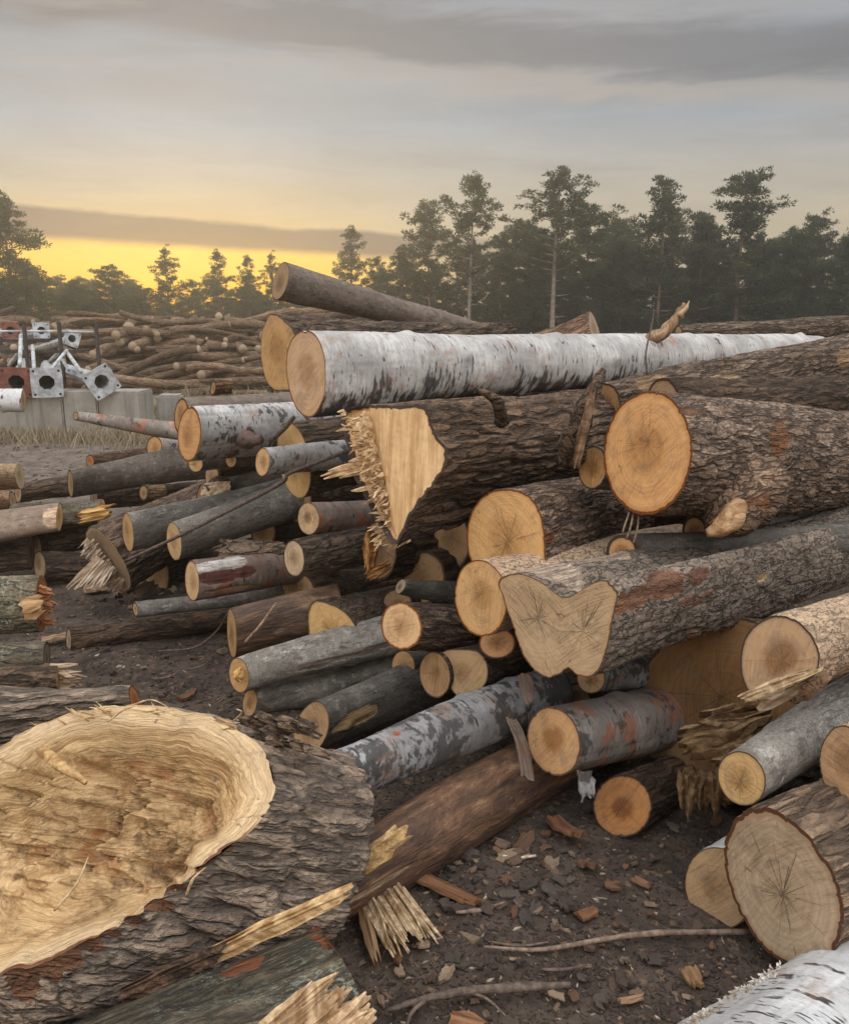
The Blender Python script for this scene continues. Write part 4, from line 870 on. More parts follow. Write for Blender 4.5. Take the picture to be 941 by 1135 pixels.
# knob on the short birch, stub under the round orange log, chip on the fork, wedge etc.
def find(label_start): return next(o for o in COL.objects if o.get('label', '').startswith(label_start))
SB = find('short thick white birch'); RO = find('big log with round orange'); HT = find('large heart-shaped'); PF = find('pale flaky-barked'); BP = find('brown peeling birch'); HG = find('huge shadowed'); RS_ = find('small birch log with peeled')
tube('branch_stub', [at(275, 487, 4.3), at(275, 488, 4.18), at(281, 488, 4.12), at(290, 487, 4.1)], [.042, .045, .03, .022], 'birchbrown', SB, 14, .25, 4, (.55, .42, .4))
tube('branch_stub', [at(300, 488, 4.2), at(316, 474, 4.1), at(326, 462, 4.05)], [.016, .013, .010], 'twig', SB, 8, .2, 4)
tube('burl', [at(840, 535, 3.06), at(822, 552, 2.95), at(806, 572, 2.86), at(792, 588, 2.80)], [.12, .12, .085, .03], 'plated', RO, 18, .2, 6, (.85, .72, .6))
tube('cut_knob', [at(818, 560, 2.84), at(810, 574, 2.77), at(797, 586, 2.74), at(783, 591, 2.74)], [.036, .042, .032, .014], 'torn', RO, 14, .12, 9, (.46, .30, .17))
slab('torn_bark', at(818, 776, 2.04), at(905, 742, 2.02) - at(818, 776, 2.04), (-.3, -.9, .1), .24, .035, .012, 'torn', PF, (.50, .38, .24), 7, jag=.3, taper=.7)
slab('stripped_face', at(838, 781, 2.06), at(918, 745, 2.14) - at(838, 781, 2.06), (.1, -.9, -.4), .22, .085, .012, 'torn', PF, (.40, .32, .23), 17, jag=.3, taper=.7)
tube('branch_stub', [at(880, 770, 2.15), at(905, 752, 2.08), at(925, 742, 2.06)], [.03, .028, .01], 'flaky', PF, 12, .3, 3, (.7, .65, .62))
slab('loose_bark', at(646, 852, 2.46), at(655, 884, 2.42) - at(646, 852, 2.46), (-.4, -1, .2), .10, .06, .006, 'birch3', BP, (.62, .6, .58), 13, curl=.3)
slab('loose_bark', at(566, 792, 2.58), at(600, 855, 2.52) - at(566, 792, 2.58), (-.8, -.6, .1), .22, .055, .008, 'birchbrown', BP, (.75, .62, .52), 23, curl=.25)
slab('loose_bark', at(580, 745, 2.62), at(590, 778, 2.6) - at(580, 745, 2.62), (-.5, -1, .2), .11, .05, .006, 'birchbrown', BP, (.6, .48, .42), 29, curl=.2)
slab('bark_sheet', at(238, 606, 3.86), at(330, 608, 3.86) - at(238, 606, 3.86), (-.1, -.5, 1), .40, .10, .018, 'palefur', RS_, (.62, .58, .55), 31, jag=.4)
# rotten, flaking wood on the huge shadowed end
for (x0, y0, x1, y1, w, sd, l) in [(742, 828, 868, 782, .06, 1, .36), (750, 838, 860, 800, .05, 2, .32), (770, 806, 880, 780, .05, 3, .30), (745, 820, 830, 800, .03, 4, .24), (775, 838, 870, 812, .06, 6, .3)]:
    slab('rotten_flake', at(x0, y0, 2.52), at(x1, y1, 2.50) - at(x0, y0, 2.52), (-.2, -.7, .7), l, w * 1.5, .05, 'torn', HG, (.30, .21, .12), sd, jag=.55, nl=22, nw=6)
for (x0, y0, x1, y1, w, sd) in [(772, 846, 770, 908, .06, 1), (788, 846, 792, 906, .06, 2), (806, 842, 806, 900, .05, 5), (762, 850, 762, 890, .04, 8)]:
    slab('rotten_flake', at(x0, y0, 2.50), at(x1, y1, 2.46) - at(x0, y0, 2.50), (-.3, -1, .2), .17, w * 1.5, .06, 'torn', HG, (.20, .13, .068), sd + 40, jag=.5, nl=14, nw=6)
# furrowed log with the orange break
slab('orange_break', at(414, 588, 3.5), at(408, 642, 3.45) - at(414, 588, 3.5), (-.5, -1, .2), .21, .06, .03, 'torn', find('furrowed log with small pale'), (.50, .27, .10), 3, jag=.5)
slab('orange_break', at(404, 640, 3.45), at(440, 622, 3.45) - at(404, 640, 3.45), (-.3, -1, .3), .15, .05, .025, 'torn', find('furrowed log with small pale'), (.42, .22, .08), 4, jag=.5)
slab('chipped_wood', at(262, 752, 3.24), at(275, 742, 3.22) - at(262, 752, 3.24), (-.8, -.6, .2), .055, .06, .02, 'torn', FORK, (.68, .42, .16), 9, jag=.5)
# split chunk ends at the left edge
its = [(at(58 + 14 * RS.rand(), 738 + 26 * RS.rand(), 3.28), nrm(np.array([1, -.1, .1]) + RS.normal(size=3) * .15), RS.uniform(.04, .09), .018, .01) for i in range(40)]
splinters('torn_fibres', its, 'torn', SPT, (.55, .42, .31))
its = [(at(44 + 6 * RS.rand(), 650 + 42 * RS.rand(), 3.56), nrm(np.array([1, -.2, -.1]) + RS.normal(size=3) * .2), RS.uniform(.02, .06), .02, .012) for i in range(40)]
splinters('torn_end', its, 'torn', LFT, (.38, .17, .08))
slab('peeled_patch', at(22, 680, 3.48), at(52, 668, 3.5) - at(22, 680, 3.48), (-.1, -1, .3), .13, .10, .012, 'torn', LFT, (.46, .29, .15), 9, jag=.4)
slab('torn_wood', at(84, 576, 5.36), at(140, 562, 5.36) - at(84, 576, 5.36), (0, -.8, .5), .33, .10, .03, 'torn', ROT, (.66, .43, .17), 12, jag=.5)
# stripped log: broken end and pale splinter strip
ST = find('long brown bark-stripped')
slab('broken_end', at(394, 965, 2.00), at(455, 915, 2.03) - at(394, 965, 2.00), (-.2, -.9, .3), .20, .06, .012, 'torn', ST, (.62, .44, .22), 6, jag=.5)
# foreground split log: bark rim pieces, fibres
slab('pale_sapwood_strip', at(222, 1064, 1.47), at(368, 997, 1.57) - at(222, 1064, 1.47), (.1, -.8, .5), .34, .038, .018, 'torn', SPLIT, (.64, .46, .25), 3, jag=.15)
its = []
for i in range(150):
    f = RS.rand(); k = RS.rand() ** .7
    p = at(262 + 95 * f, 1165 + 12 * f, 1.24 + .015 * RS.rand() - .04 * abs(f - .5)); q = at(372 + 50 * f + RS.uniform(-9, 6), 1070 + 50 * f + RS.uniform(-6, 12), 1.33 + .02 * RS.rand() - .04 * abs(f - .5))
    its.append((p + (q - p) * k * .55, q - p, float(np.linalg.norm(q - p)) * RS.uniform(.38, .46) * (1.0 if k > .8 else .9), RS.uniform(.008, .022), RS.uniform(.008, .016)))
c0 = np.mean([i_[0] for i_ in its], 0)
ck = splinters('split_chunk', [(p - c0, d_, l, w_, h) for (p, d_, l, w_, h) in its], 'torn', None, (.64, .47, .30)); ck.location = c0
tag(ck, 'split chunk of pale wood with fuzzy torn end in front of the lichen-speckled log', 'wood chunk')
slab('dark_bark_strip', at(130, 1105, 1.38), at(228, 1062, 1.46) - at(130, 1105, 1.38), (.1, -.8, .5), .22, .036, .018, 'brownfur', SPLIT, (.9, .75, .65), 3, jag=.15)
for (pp, r_, sd, tn) in [([(206, 994, 1.46), (214, 975, 1.45), (228, 962, 1.47)], .0028, 1, (.6, .46, .3)), ([(44, 832, 1.64), (66, 848, 1.56), (95, 868, 1.52)], .011, 2, (.62, .42, .2)),
                          ([(146, 782, 1.78), (168, 776, 1.76), (190, 786, 1.76)], .0018, 3, (.7, .55, .35)), ([(120, 800, 1.75), (136, 788, 1.72), (150, 783, 1.72)], .0018, 4, (.7, .55, .35)),
                          ([(60, 1010, 1.44), (85, 980, 1.46), (98, 950, 1.5)], .0022, 5, (.66, .5, .3)), ([(258, 800, 1.83), (268, 790, 1.8), (262, 786, 1.8)], .0018, 6, (.7, .55, .35))]:
    tube('fibre', [at(*p) for p in pp], [r_, r_ * 1.1, r_ * .5], 'torn', SPLIT, 6, .25, sd, tn)
for seg_ in (2, 3, 5, 8):
    its = []
    for i in range(7):
        pt = np.array(SF[seg_]) + (np.array(SF[seg_ + 1]) - np.array(SF[seg_])) * i / 7 + RS.uniform(-5, 5, 2)
        its.append((at(pt[0], pt[1] + 9, 1.75), nrm(np.array([-.9, -.25, .35]) + RS.normal(size=3) * .35), RS.uniform(.02, .05), .005, .003))
    splinters('frayed_edge', its, 'torn', SPLIT, (.68, .5, .28))
for i in range(26):
    x = 262 + 68 * (i % 13) / 12 + RS.uniform(-5, 5); y = 800 + 22 * (i // 13) - .06 * (330 - x) + RS.uniform(-6, 8)
    slab('bark_ridge', at(x, y, 1.86), at(x + 60, y + 22, 1.98) - at(x, y, 1.86), (-.1, -.6, .8), RS.uniform(.06, .13), .018, .010, 'palefur', SPLIT, (.85, .78, .72), i + 60, jag=.4, nl=8, nw=5)
# ragged white peel along the end of the corner birch
CB = find('large white birch trunk with ragged')
Mc = np.array(CB.matrix_world); Rc = root_info[CB.name]['R']
its = []
for i in range(150):
    f = RS.rand(); p = at(755 + 110 * f + RS.uniform(-4, 4), 1142 - 72 * f + RS.uniform(-3, 5), 1.55 + .12 * f)
    its.append((p, nrm(np.array([-.7, -.2, .5]) + RS.normal(size=3) * .4), RS.uniform(.004, .014), .007, .001))
splinters('peeling_edge', its, 'torn', CB, (.74, .72, .68))

for (pp, sd) in [([(702, 568, 2.9), (699, 584, 2.86), (694, 598, 2.86)], 1), ([(708, 570, 2.9), (706, 588, 2.86), (702, 602, 2.85)], 2), ([(698, 566, 2.9), (690, 590, 2.85)], 3)]:
    tube('bark_strand', [at(*p) for p in pp], [.004] * len(pp), 'twig', RO, 5, .3, sd, (1.6, 1.4, 1.2))
# loose pieces: each a thing of its own
def thing(o, label, cat, group=None): return tag(o, label, cat, group)
r_ = thing(tube('broken_branch', [at(712, 380, 4.6), at(732, 370, 4.6), at(747, 357, 4.6), at(755, 344, 4.6), at(759, 336, 4.6)], [.022, .034, .026, .022, .012], 'torn', None, 9, .4, 2, (.40, .28, .18)), 'crooked tan broken branch standing up from the birch trunk', 'branch')
tube('splinter', [at(752, 350, 4.58), at(760, 342, 4.58), at(764, 333, 4.58)], [.016, .012, .003], 'torn', r_, 5, .4, 5, (.5, .37, .24))
thing(tube('upright_twig', [at(717, 415, 4.0), at(716, 390, 4.0), at(722, 362, 4.02), at(725, 342, 4.02)], [.006, .005, .004, .002], 'twig', None, 6, .2, 3), 'thin upright twig in front of the birch trunk left of the crooked branch', 'twig')
thing(tube('long_stick', [at(138, 622, 4.05), at(186, 600, 3.95), at(250, 568, 3.85), at(312, 535, 3.8), at(322, 524, 3.8), at(386, 500, 3.75)], [.006, .008, .009, .010, .009, .008], 'twig', None, 8, .15, 4, (.8, .75, .75)), 'long thin dark stick leaning across the smooth grey logs', 'stick')
thing(tube('short_stick', [at(272, 712, 3.2), at(288, 694, 3.15), at(306, 668, 3.15)], [.007, .006, .003], 'twig', None, 7, .2, 5, (2.2, 1.9, 1.6)), 'short pale stick leaning on the shadowed brown log', 'stick')
thing(tube('long_stick', [on_ground(536, 1050, .02), on_ground(600, 1053, .015), on_ground(680, 1040, .02), on_ground(742, 1034, .025), on_ground(830, 1034, .02)], [.004, .006, .008, .008, .008], 'twig', None, 8, .2, 6, (1.5, 1.35, 1.2)), 'long curved stick lying on the dirt left of the cracked oval end', 'stick')
bq = tube('forked_twig', [on_ground(430, 1120, .02), on_ground(470, 1108, .03), on_ground(520, 1098, .03), on_ground(570, 1096, .03), on_ground(632, 1092, .025)], [.005, .008, .011, .012, .009], 'twig', None, 8, .25, 7, (.9, .85, .8))
thing(bq, 'forked dark branch lying on the dirt at the bottom of the photo', 'branch')
tube('side_twig', [on_ground(516, 1098, .03), on_ground(540, 1108, .02), on_ground(560, 1126, .02)], [.006, .004, .002], 'twig', bq, 6, .2, 8, (1.2, 1.1, 1))
tube('side_twig', [on_ground(470, 1110, .03), on_ground(455, 1125, .02), on_ground(448, 1150, .02)], [.006, .005, .003], 'twig', bq, 6, .2, 9, (.9, .85, .8))
thing(tube('small_twig', [on_ground(541, 1044, .012), on_ground(575, 1049, .012), on_ground(608, 1045, .012)], [.003, .004, .003], 'twig', None, 6, .2, 12, (1.1, 1, .9)), 'short twig lying just above the long curved stick', 'twig')
thing(tube('pale_stick', [on_ground(557, 949, .012), on_ground(575, 951, .012), on_ground(594, 949, .012)], [.004, .005, .004], 'torn', None, 6, .1, 10, (.68, .58, .46)), 'small pale stick on the dirt below the brown peeling birch', 'stick')
thing(tube('fallen_twig', [on_ground(175, 722, .02), on_ground(215, 718, .03), on_ground(240, 700, .12), on_ground(252, 680, .25)], [.005, .006, .005, .003], 'twig', None, 6, .2, 11, (.9, .8, .75)), 'thin twig arching over the dirt clearing by the dark ground log', 'twig')
for k_, (lab, x0, y0, x1, y1, w_) in enumerate([
    ('pale straw-like stalk lying on the dirt clearing at the left', 168, 752, 200, 744, .003), ('bent twig beside the pile on the left clearing', 210, 742, 236, 730, .004),
    ('dark twig lying right of the shattered slab', 505, 1012, 560, 1000, .005), ('thin twig between the two long sticks on the front dirt', 600, 1075, 650, 1070, .004)]):
    thing(tube('small_twig', [on_ground(x0, y0, .012), on_ground((x0 + x1) / 2, (y0 + y1) / 2 + 3, .016), on_ground(x1, y1, .012)], [w_, w_ * 1.2, w_ * .7], 'twig', None, 6, .25, 40 + k_, (1.5, 1.35, 1.2) if k_ % 2 == 0 else (.9, .85, .8)), lab, 'twig')
# shattered slab of pale wood under the stripped log
b0 = on_ground(425, 985, .05)
its = []
for i in range(46):
    f = RS.rand(); p = on_ground(400 + 44 * f + RS.uniform(-4, 4), 988 - 6 * f, .035 + .03 * RS.rand()); q = on_ground(438 + 52 * f + RS.uniform(-4, 4), 1062 - 20 * f + RS.uniform(-8, 6), .03 + .02 * RS.rand())
    its.append((p, q - p, float(np.linalg.norm(q - p)) * RS.uniform(.7, 1), RS.uniform(.008, .022), .009))
c0 = np.mean([i[0] for i in its], 0)
ws = splinters('shattered_slab', [(p - c0, d, l, w, h) for (p, d, l, w, h) in its], 'torn', None, (.60, .47, .31)); ws.location = c0
thing(ws, 'shattered slab of pale wood fanning out from under the brown stripped log', 'wood slab')
def gslab(name, p, q, w, th, tint, label, cat, seed, z=.012, mat='torn', curl=0., group=None, nl=14, nw=7):
    a, c = on_ground(*p, z), on_ground(*q, z)
    o = slab(name, a, c - a, (RS.uniform(-.25, .25), RS.uniform(-.3, .1), 1), float(np.linalg.norm(c - a)), w, th, mat, None, tint, seed, curl=curl, nl=nl, nw=nw)
    return tag(o, label, cat, group)
gslab('bark_strip', (455, 968), (538, 1008), .055, .014, (.24, .125, .065), 'long orange-brown bark strip on the dirt beside the shattered slab', 'bark', 3, .02)
gslab('bark_strip', (400, 1000), (420, 1078), .035, .012, (.30, .19, .11), 'brown bent bark strip hanging left of the shattered slab', 'bark', 4, .03)
gslab('bark_strip', (433, 1020), (442, 1075), .03, .01, (.22, .12, .07), 'dark reddish bark strip below the shattered slab', 'bark', 5)
gslab('bark_strip', (612, 908), (640, 942), .07, .016, (.2, .10, .055), 'reddish curled bark piece on the dirt below the brown peeling birch', 'bark', 6, .02, curl=.2)
gslab('bark_strip', (575, 945), (590, 922), .05, .012, (.20, .14, .10), 'brown bark piece left of the reddish curled bark', 'bark', 7)
gslab('bark_strip', (497, 1128), (545, 1142), .04, .012, (.28, .15, .08), 'orange bark strip at the very bottom of the photo', 'bark', 8)
gslab('bark_strip', (685, 1112), (715, 1106), .02, .008, (.40, .26, .16), 'small tan bark sliver left of the corner birch', 'bark', 9)
gslab('bark_strip', (762, 1075), (774, 1098), .045, .014, (.28, .17, .09), 'brown bark scrap right above the corner birch', 'bark', 10)
gslab('bark_strip', (640, 1018), (662, 1010), .045, .012, (.23, .12, .065), 'orange-brown bark chip in the middle of the clearing', 'bark', 11)
gslab('bark_strip', (700, 975), (722, 985), .03, .01, (.2, .11, .065), 'rusty bark chip below the brown heart log', 'bark', 13)
gslab('wood_chip', (92, 656), (122, 652), .09, .03, (.50, .40, .30), 'flat pale wood chip on the dirt under the hanging splinters', 'wood chip', 14, .02)
gslab('bark_strip', (146, 663), (170, 648), .14, .03, (.20, .16, .12), 'brown bark scrap beside the thin grey pole end', 'bark', 15, .05)
gslab('wood_chip', (45, 712), (76, 706), .05, .02, (.44, .32, .22), 'tan torn scrap left of the dark ground log', 'wood chip', 16, .02)

# countable scattered bark chips, each a thing (copies of eight shapes)
protos = [slab('bark_chip', np.zeros(3), (1, 0, 0), (0, 0, 1), 1.0, RS.uniform(.35, .7), .16, 'chip', None, None, 200 + i, jag=.5, nl=7, nw=4, curl=RS.uniform(-.1, .2)) for i in range(8)]
chip_cols = [(.09, .055, .037), (.135, .07, .04), (.07, .05, .038), (.15, .10, .065), (.085, .065, .05), (.22, .155, .10), (.06, .046, .036)]
nch = 0
def chips(n, xr, yr, sz, lab, grp):
    for i in range(n):
        x, y = RS.uniform(*xr), RS.uniform(*yr); p = on_ground(x, y)
        pr = protos[RS.randint(8)]; o = pr.copy(); COL.objects.link(o)
        s_ = RS.uniform(*sz) * (RS.rand() ** .5 + .4)
        o.matrix_world = Matrix.Translation(Vector(p) + Vector((0, 0, .006))) @ Matrix.Rotation(RS.uniform(0, 6.28), 4, 'Z') @ Matrix.Rotation(RS.uniform(-.35, .35), 4, 'X') @ Matrix.Rotation(RS.uniform(-.3, .2), 4, 'Y') @ Matrix.Rotation(0 if RS.rand() < .7 else 3.14, 4, 'X') @ Matrix.Scale(s_, 4) @ pr.matrix_basis
        kc = RS.uniform(.7, 1.2); cc = chip_cols[RS.randint(7)]; o.color = (cc[0] * kc, cc[1] * kc, cc[2] * kc, 1)
        tag(o, lab, 'bark chip', grp)
chips(120, (400, 800), (900, 1130), (.02, .06), 'small brown bark chip scattered on the dirt in the front clearing', 'bark chips in the front clearing')
chips(90, (400, 660), (890, 1020), (.025, .075), 'small brown bark chip near the brown stripped log', 'bark chips by the stripped log')
chips(40, (90, 260), (640, 780), (.03, .08), 'small bark chip scattered on the dirt clearing at the left', 'bark chips in the left clearing')
for p in protos: bpy.data.objects.remove(p)

# ------------------------------------------------------------------ ground
def gh(x, y):
    near = np.exp(-((y - 2.5) / 4) ** 2)
    h = .035 * fbm(x * .5, y * .5, 0, 3) * np.clip(y / 4, .25, 2) + .010 * fbm(x * 4, y * 4, 3, 3) + .006 * fbm(x * 14, y * 14, 5, 3) * near
    return h - .012
ys = np.concatenate([np.linspace(.4, 6, 260), 6 + np.geomspace(.05, 500, 130)])
ys = np.concatenate([-np.geomspace(60, .5, 12), ys])
xs = np.linspace(-1, 1, 321); xs = np.sign(xs) * np.abs(xs) ** 1.5
gx = xs[None] * (3.2 + np.abs(ys[:, None]) * 1.4); gy = ys[:, None] + 0 * gx
gz = gh(gx, gy); gz = np.where(gy > 60, gz * .3, gz)
V = np.stack([gx, gy, gz], -1).reshape(-1, 3); idx = np.arange(len(V)).reshape(gx.shape)
f4 = np.stack([idx[:-1, :-1], idx[:-1, 1:], idx[1:, 1:], idx[1:, :-1]], -1).reshape(-1, 4)
m, t, b = new_mat('trampled_dirt', .95)
tc = t.n.new('ShaderNodeTexCoord'); v = tc.outputs['Object']
t.rnd = .5
big = t.noise(v, .5, 4, .6); mid = t.noise(v, 5, 5, .65); fine = t.noise(v, 45, 5, .7); vf = t.vor(v, 38, 'F1'); vc = t.sep(t.vor(v, 60, 'F1', 'Color'))
col = t.mix(t.ss(mid, .35, .65), (.040, .029, .021), (.092, .067, .049))
col = t.mix(t.m('MULTIPLY', t.ss(fine, .5, .7), .6), col, (.095, .07, .052))
col = t.mix(t.m('MULTIPLY', t.m('GREATER_THAN', vc[0], .93), t.ss(fine, .4, .6)), col, (.17, .11, .065))
yy = t.sep(v)[1]
# drier, paler yard further from the pile
dry = t.m('MULTIPLY', t.ss(t.m('ADD', yy, t.m('MULTIPLY', big, 3)), 6.5, 10), .9)
col = t.mix(dry, col, t.mix(t.ss(mid, .4, .62), (.19, .15, .12), (.10, .08, .062)))
gr = t.m('MULTIPLY', t.ss(yy, 30, 40), .8)
col = t.mix(gr, col, t.mix(mid, (.10, .085, .05), (.16, .13, .08)))
t.set(b.inputs['Base Color'], col)
t.set(b.inputs['Normal'], t.bump(t.m('ADD', t.m('MULTIPLY', fine, .7), t.m('ADD', t.m('MULTIPLY', mid, .5), t.m('MULTIPLY', vf, .5))), .9, .02))
tag(ob('ground', mesh_np('ground', V, f4), m), kind='structure')

# uncountable small litter on the dirt
def litter(name, n, samp, smin, smax, cols, mat):
    V = []; f4 = []
    P = np.array([samp() for i in range(n)]); Z = gh(P[:, 0], P[:, 1])
    for i in range(n):
        p = np.array([P[i, 0], P[i, 1], Z[i] + .003]); l = RS.uniform(smin, smax) * (RS.rand() ** 1.5 + .25); w = l * RS.uniform(.2, .6); a = RS.uniform(0, 6.28)
        d = np.array([math.cos(a), math.sin(a), RS.uniform(-.3, .4)]); s_ = np.array([-math.sin(a), math.cos(a), RS.uniform(-.4, .4)]); o = len(V)
        q = [p + d * l * .5 + s_ * w * .2 * RS.randn(), p + s_ * w * .5, p - d * l * .5, p - s_ * w * .5 * RS.rand()]
        V += q + [c - np.array([0, 0, .003 + l * .06]) for c in q]
        f4 += [(o, o + 1, o + 2, o + 3), (o, o + 4, o + 5, o + 1), (o + 1, o + 5, o + 6, o + 2), (o + 2, o + 6, o + 7, o + 3), (o + 3, o + 7, o + 4, o)]
    me = mesh_np(name, np.array(V), f4, None, None, smooth=False)
    sh = np.repeat(RS.rand(n), 8); a_ = me.attributes.new('shade', 'FLOAT', 'POINT'); a_.data.foreach_set('value', sh.astype(np.float32))
    return ob(name, me, mat)
m, t, b = new_mat('wood_litter', .95)
s_ = t.attr('shade'); v = t.objvec()
col = t.ramp(s_, [(0, (.028, .021, .016)), (.55, (.055, .04, .031)), (.8, (.085, .055, .038)), (.93, (.14, .09, .06)), (.985, (.34, .27, .20))])
t.set(b.inputs['Base Color'], col)
def samp_front():
    while True:
        p = on_ground(RS.uniform(340, 880), RS.uniform(780, 1150)); return p
def samp_left(): return on_ground(RS.uniform(0, 330), RS.uniform(600, 800))
tag(litter('bark_litter', 9000, samp_front, .006, .03, None, m), 'fine bark crumbs and wood shreds covering the dirt in front', 'litter', kind='stuff')
tag(litter('bark_litter', 3500, samp_left, .01, .05, None, m), 'fine bark crumbs covering the dirt clearing on the left', 'litter', kind='stuff')
tag(litter('wood_litter', 5000, lambda: np.array([RS.uniform(-9, 2), RS.uniform(6.5, 18), 0]), .03, .14, None, m), 'bark and wood debris strewn over the yard beyond the pile', 'litter', kind='stuff')
# ------------------------------------------------------------------ concrete blocks, dry grass
def box(name, c, sx, sy, sz, mat, parent=None, rz=0, bev=.015, rx=0, ry=0):
    import bmesh
    bm = bmesh.new(); bmesh.ops.create_cube(bm, size=1); bmesh.ops.scale(bm, vec=(sx, sy, sz), verts=bm.verts)
    if bev: bmesh.ops.bevel(bm, geom=bm.edges[:], offset=bev, segments=2, affect='EDGES')
    me = bpy.data.meshes.new(name); bm.to_mesh(me); bm.free()
    o = ob(name, me, mat, parent)
    Mx = Matrix.Translation(Vector(c)) @ Matrix.Rotation(rz, 4, 'Z') @ Matrix.Rotation(ry, 4, 'Y') @ Matrix.Rotation(rx, 4, 'X')
    o.matrix_world = Mx if parent is None else Mx
    if parent is not None: o.matrix_local = parent.matrix_world.inverted() @ Mx
    return o
m, t, b = new_mat('weathered_concrete', .95)
v = t.objvec(); n1 = t.noise(v, 3, 5, .65); n2 = t.noise(v, 40, 4, .7); dr = t.noise(t.vm('MULTIPLY', v, (1, 1, .06)), 9, 4, .6)
col = t.mix(t.ss(n1, .3, .7), (.22, .20, .17), (.31, .285, .245))
col = t.mix(t.m('MULTIPLY', t.ss(dr, .5, .7), .7), col, (.15, .135, .115))
col = t.mix(t.m('MULTIPLY', t.m('GREATER_THAN', n2, .63), .6), col, (.13, .12, .1))
t.set(b.inputs['Base Color'], col); t.set(b.inputs['Normal'], t.bump(n2, .4, .01)); MT['conc'] = m
YB = 12.0; Zt = at(100, 434, YB)[2]
x1 = at(155, 434, YB)[0]; xa = at(107, 434, YB)[0]; xb = at(68, 434, YB)[0]; x0 = at(-45, 434, YB)[0]
for (l, r, lab) in [(x0, xb, 'long grey concrete block at the left edge carrying the flanged steel poles'), (xb, xa, 'middle grey concrete block under the plain steel flange'), (xa, x1, 'right-hand grey concrete block under the tilted steel flange')]:
    tag(box('concrete_block', ((l + r) / 2, YB + .3, Zt / 2 - .02), r - l - .012, .6, Zt + .04, MT['conc'], bev=.02), lab, 'concrete block', 'concrete blocks')
px0, px1 = at(170, 455, 13)[0], at(196, 455, 13)[0]
tag(box('concrete_block', ((px0 + px1) / 2, 13.3, .26), px1 - px0, .4, .56, MT['conc'], rz=.1, bev=.03), 'small low concrete block right of the row, behind the short birch', 'concrete block', 'concrete blocks')

m, t, b = new_mat('dry_grass', .9)
v = t.objvec(); t.set(b.inputs['Base Color'], t.mix(t.noise(v, 3, 3), (.34, .27, .17), (.20, .155, .10)))
def grass(name, n, samp, h, label):
    V = []; f3 = []
    for i in range(n):
        p = samp(); hh = h * RS.uniform(.3, 1); a = RS.uniform(0, 6.28); w = .004 + .003 * RS.rand(); o = len(V)
        tip = p + np.array([RS.normal() * .45 * hh, RS.normal() * .45 * hh, hh]); mid = p + (tip - p) * .5 + np.array([0, 0, .12 * hh]); s_ = np.array([math.cos(a), math.sin(a), 0]) * w
        V += [p - s_, p + s_, mid + s_ * .8, mid - s_ * .8, tip]
        f3 += [(o, o + 1, o + 2), (o, o + 2, o + 3), (o + 3, o + 2, o + 4)]
    return tag(ob(name, mesh_np(name, np.array(V), None, f3, None, False), m), label, 'grass', kind='stuff')
grass('dry_grass', 3600, lambda: np.array([RS.uniform(-7.5, -3.6), 11.9 - abs(RS.normal()) * .35, 0]), .30, 'dry yellow grass along the foot of the concrete blocks')
grass('dry_weeds', 900, lambda: np.array([RS.uniform(-5, -2.2), RS.uniform(13, 17), 0]), .6, 'thin dry weeds standing between the blocks and the far pile')

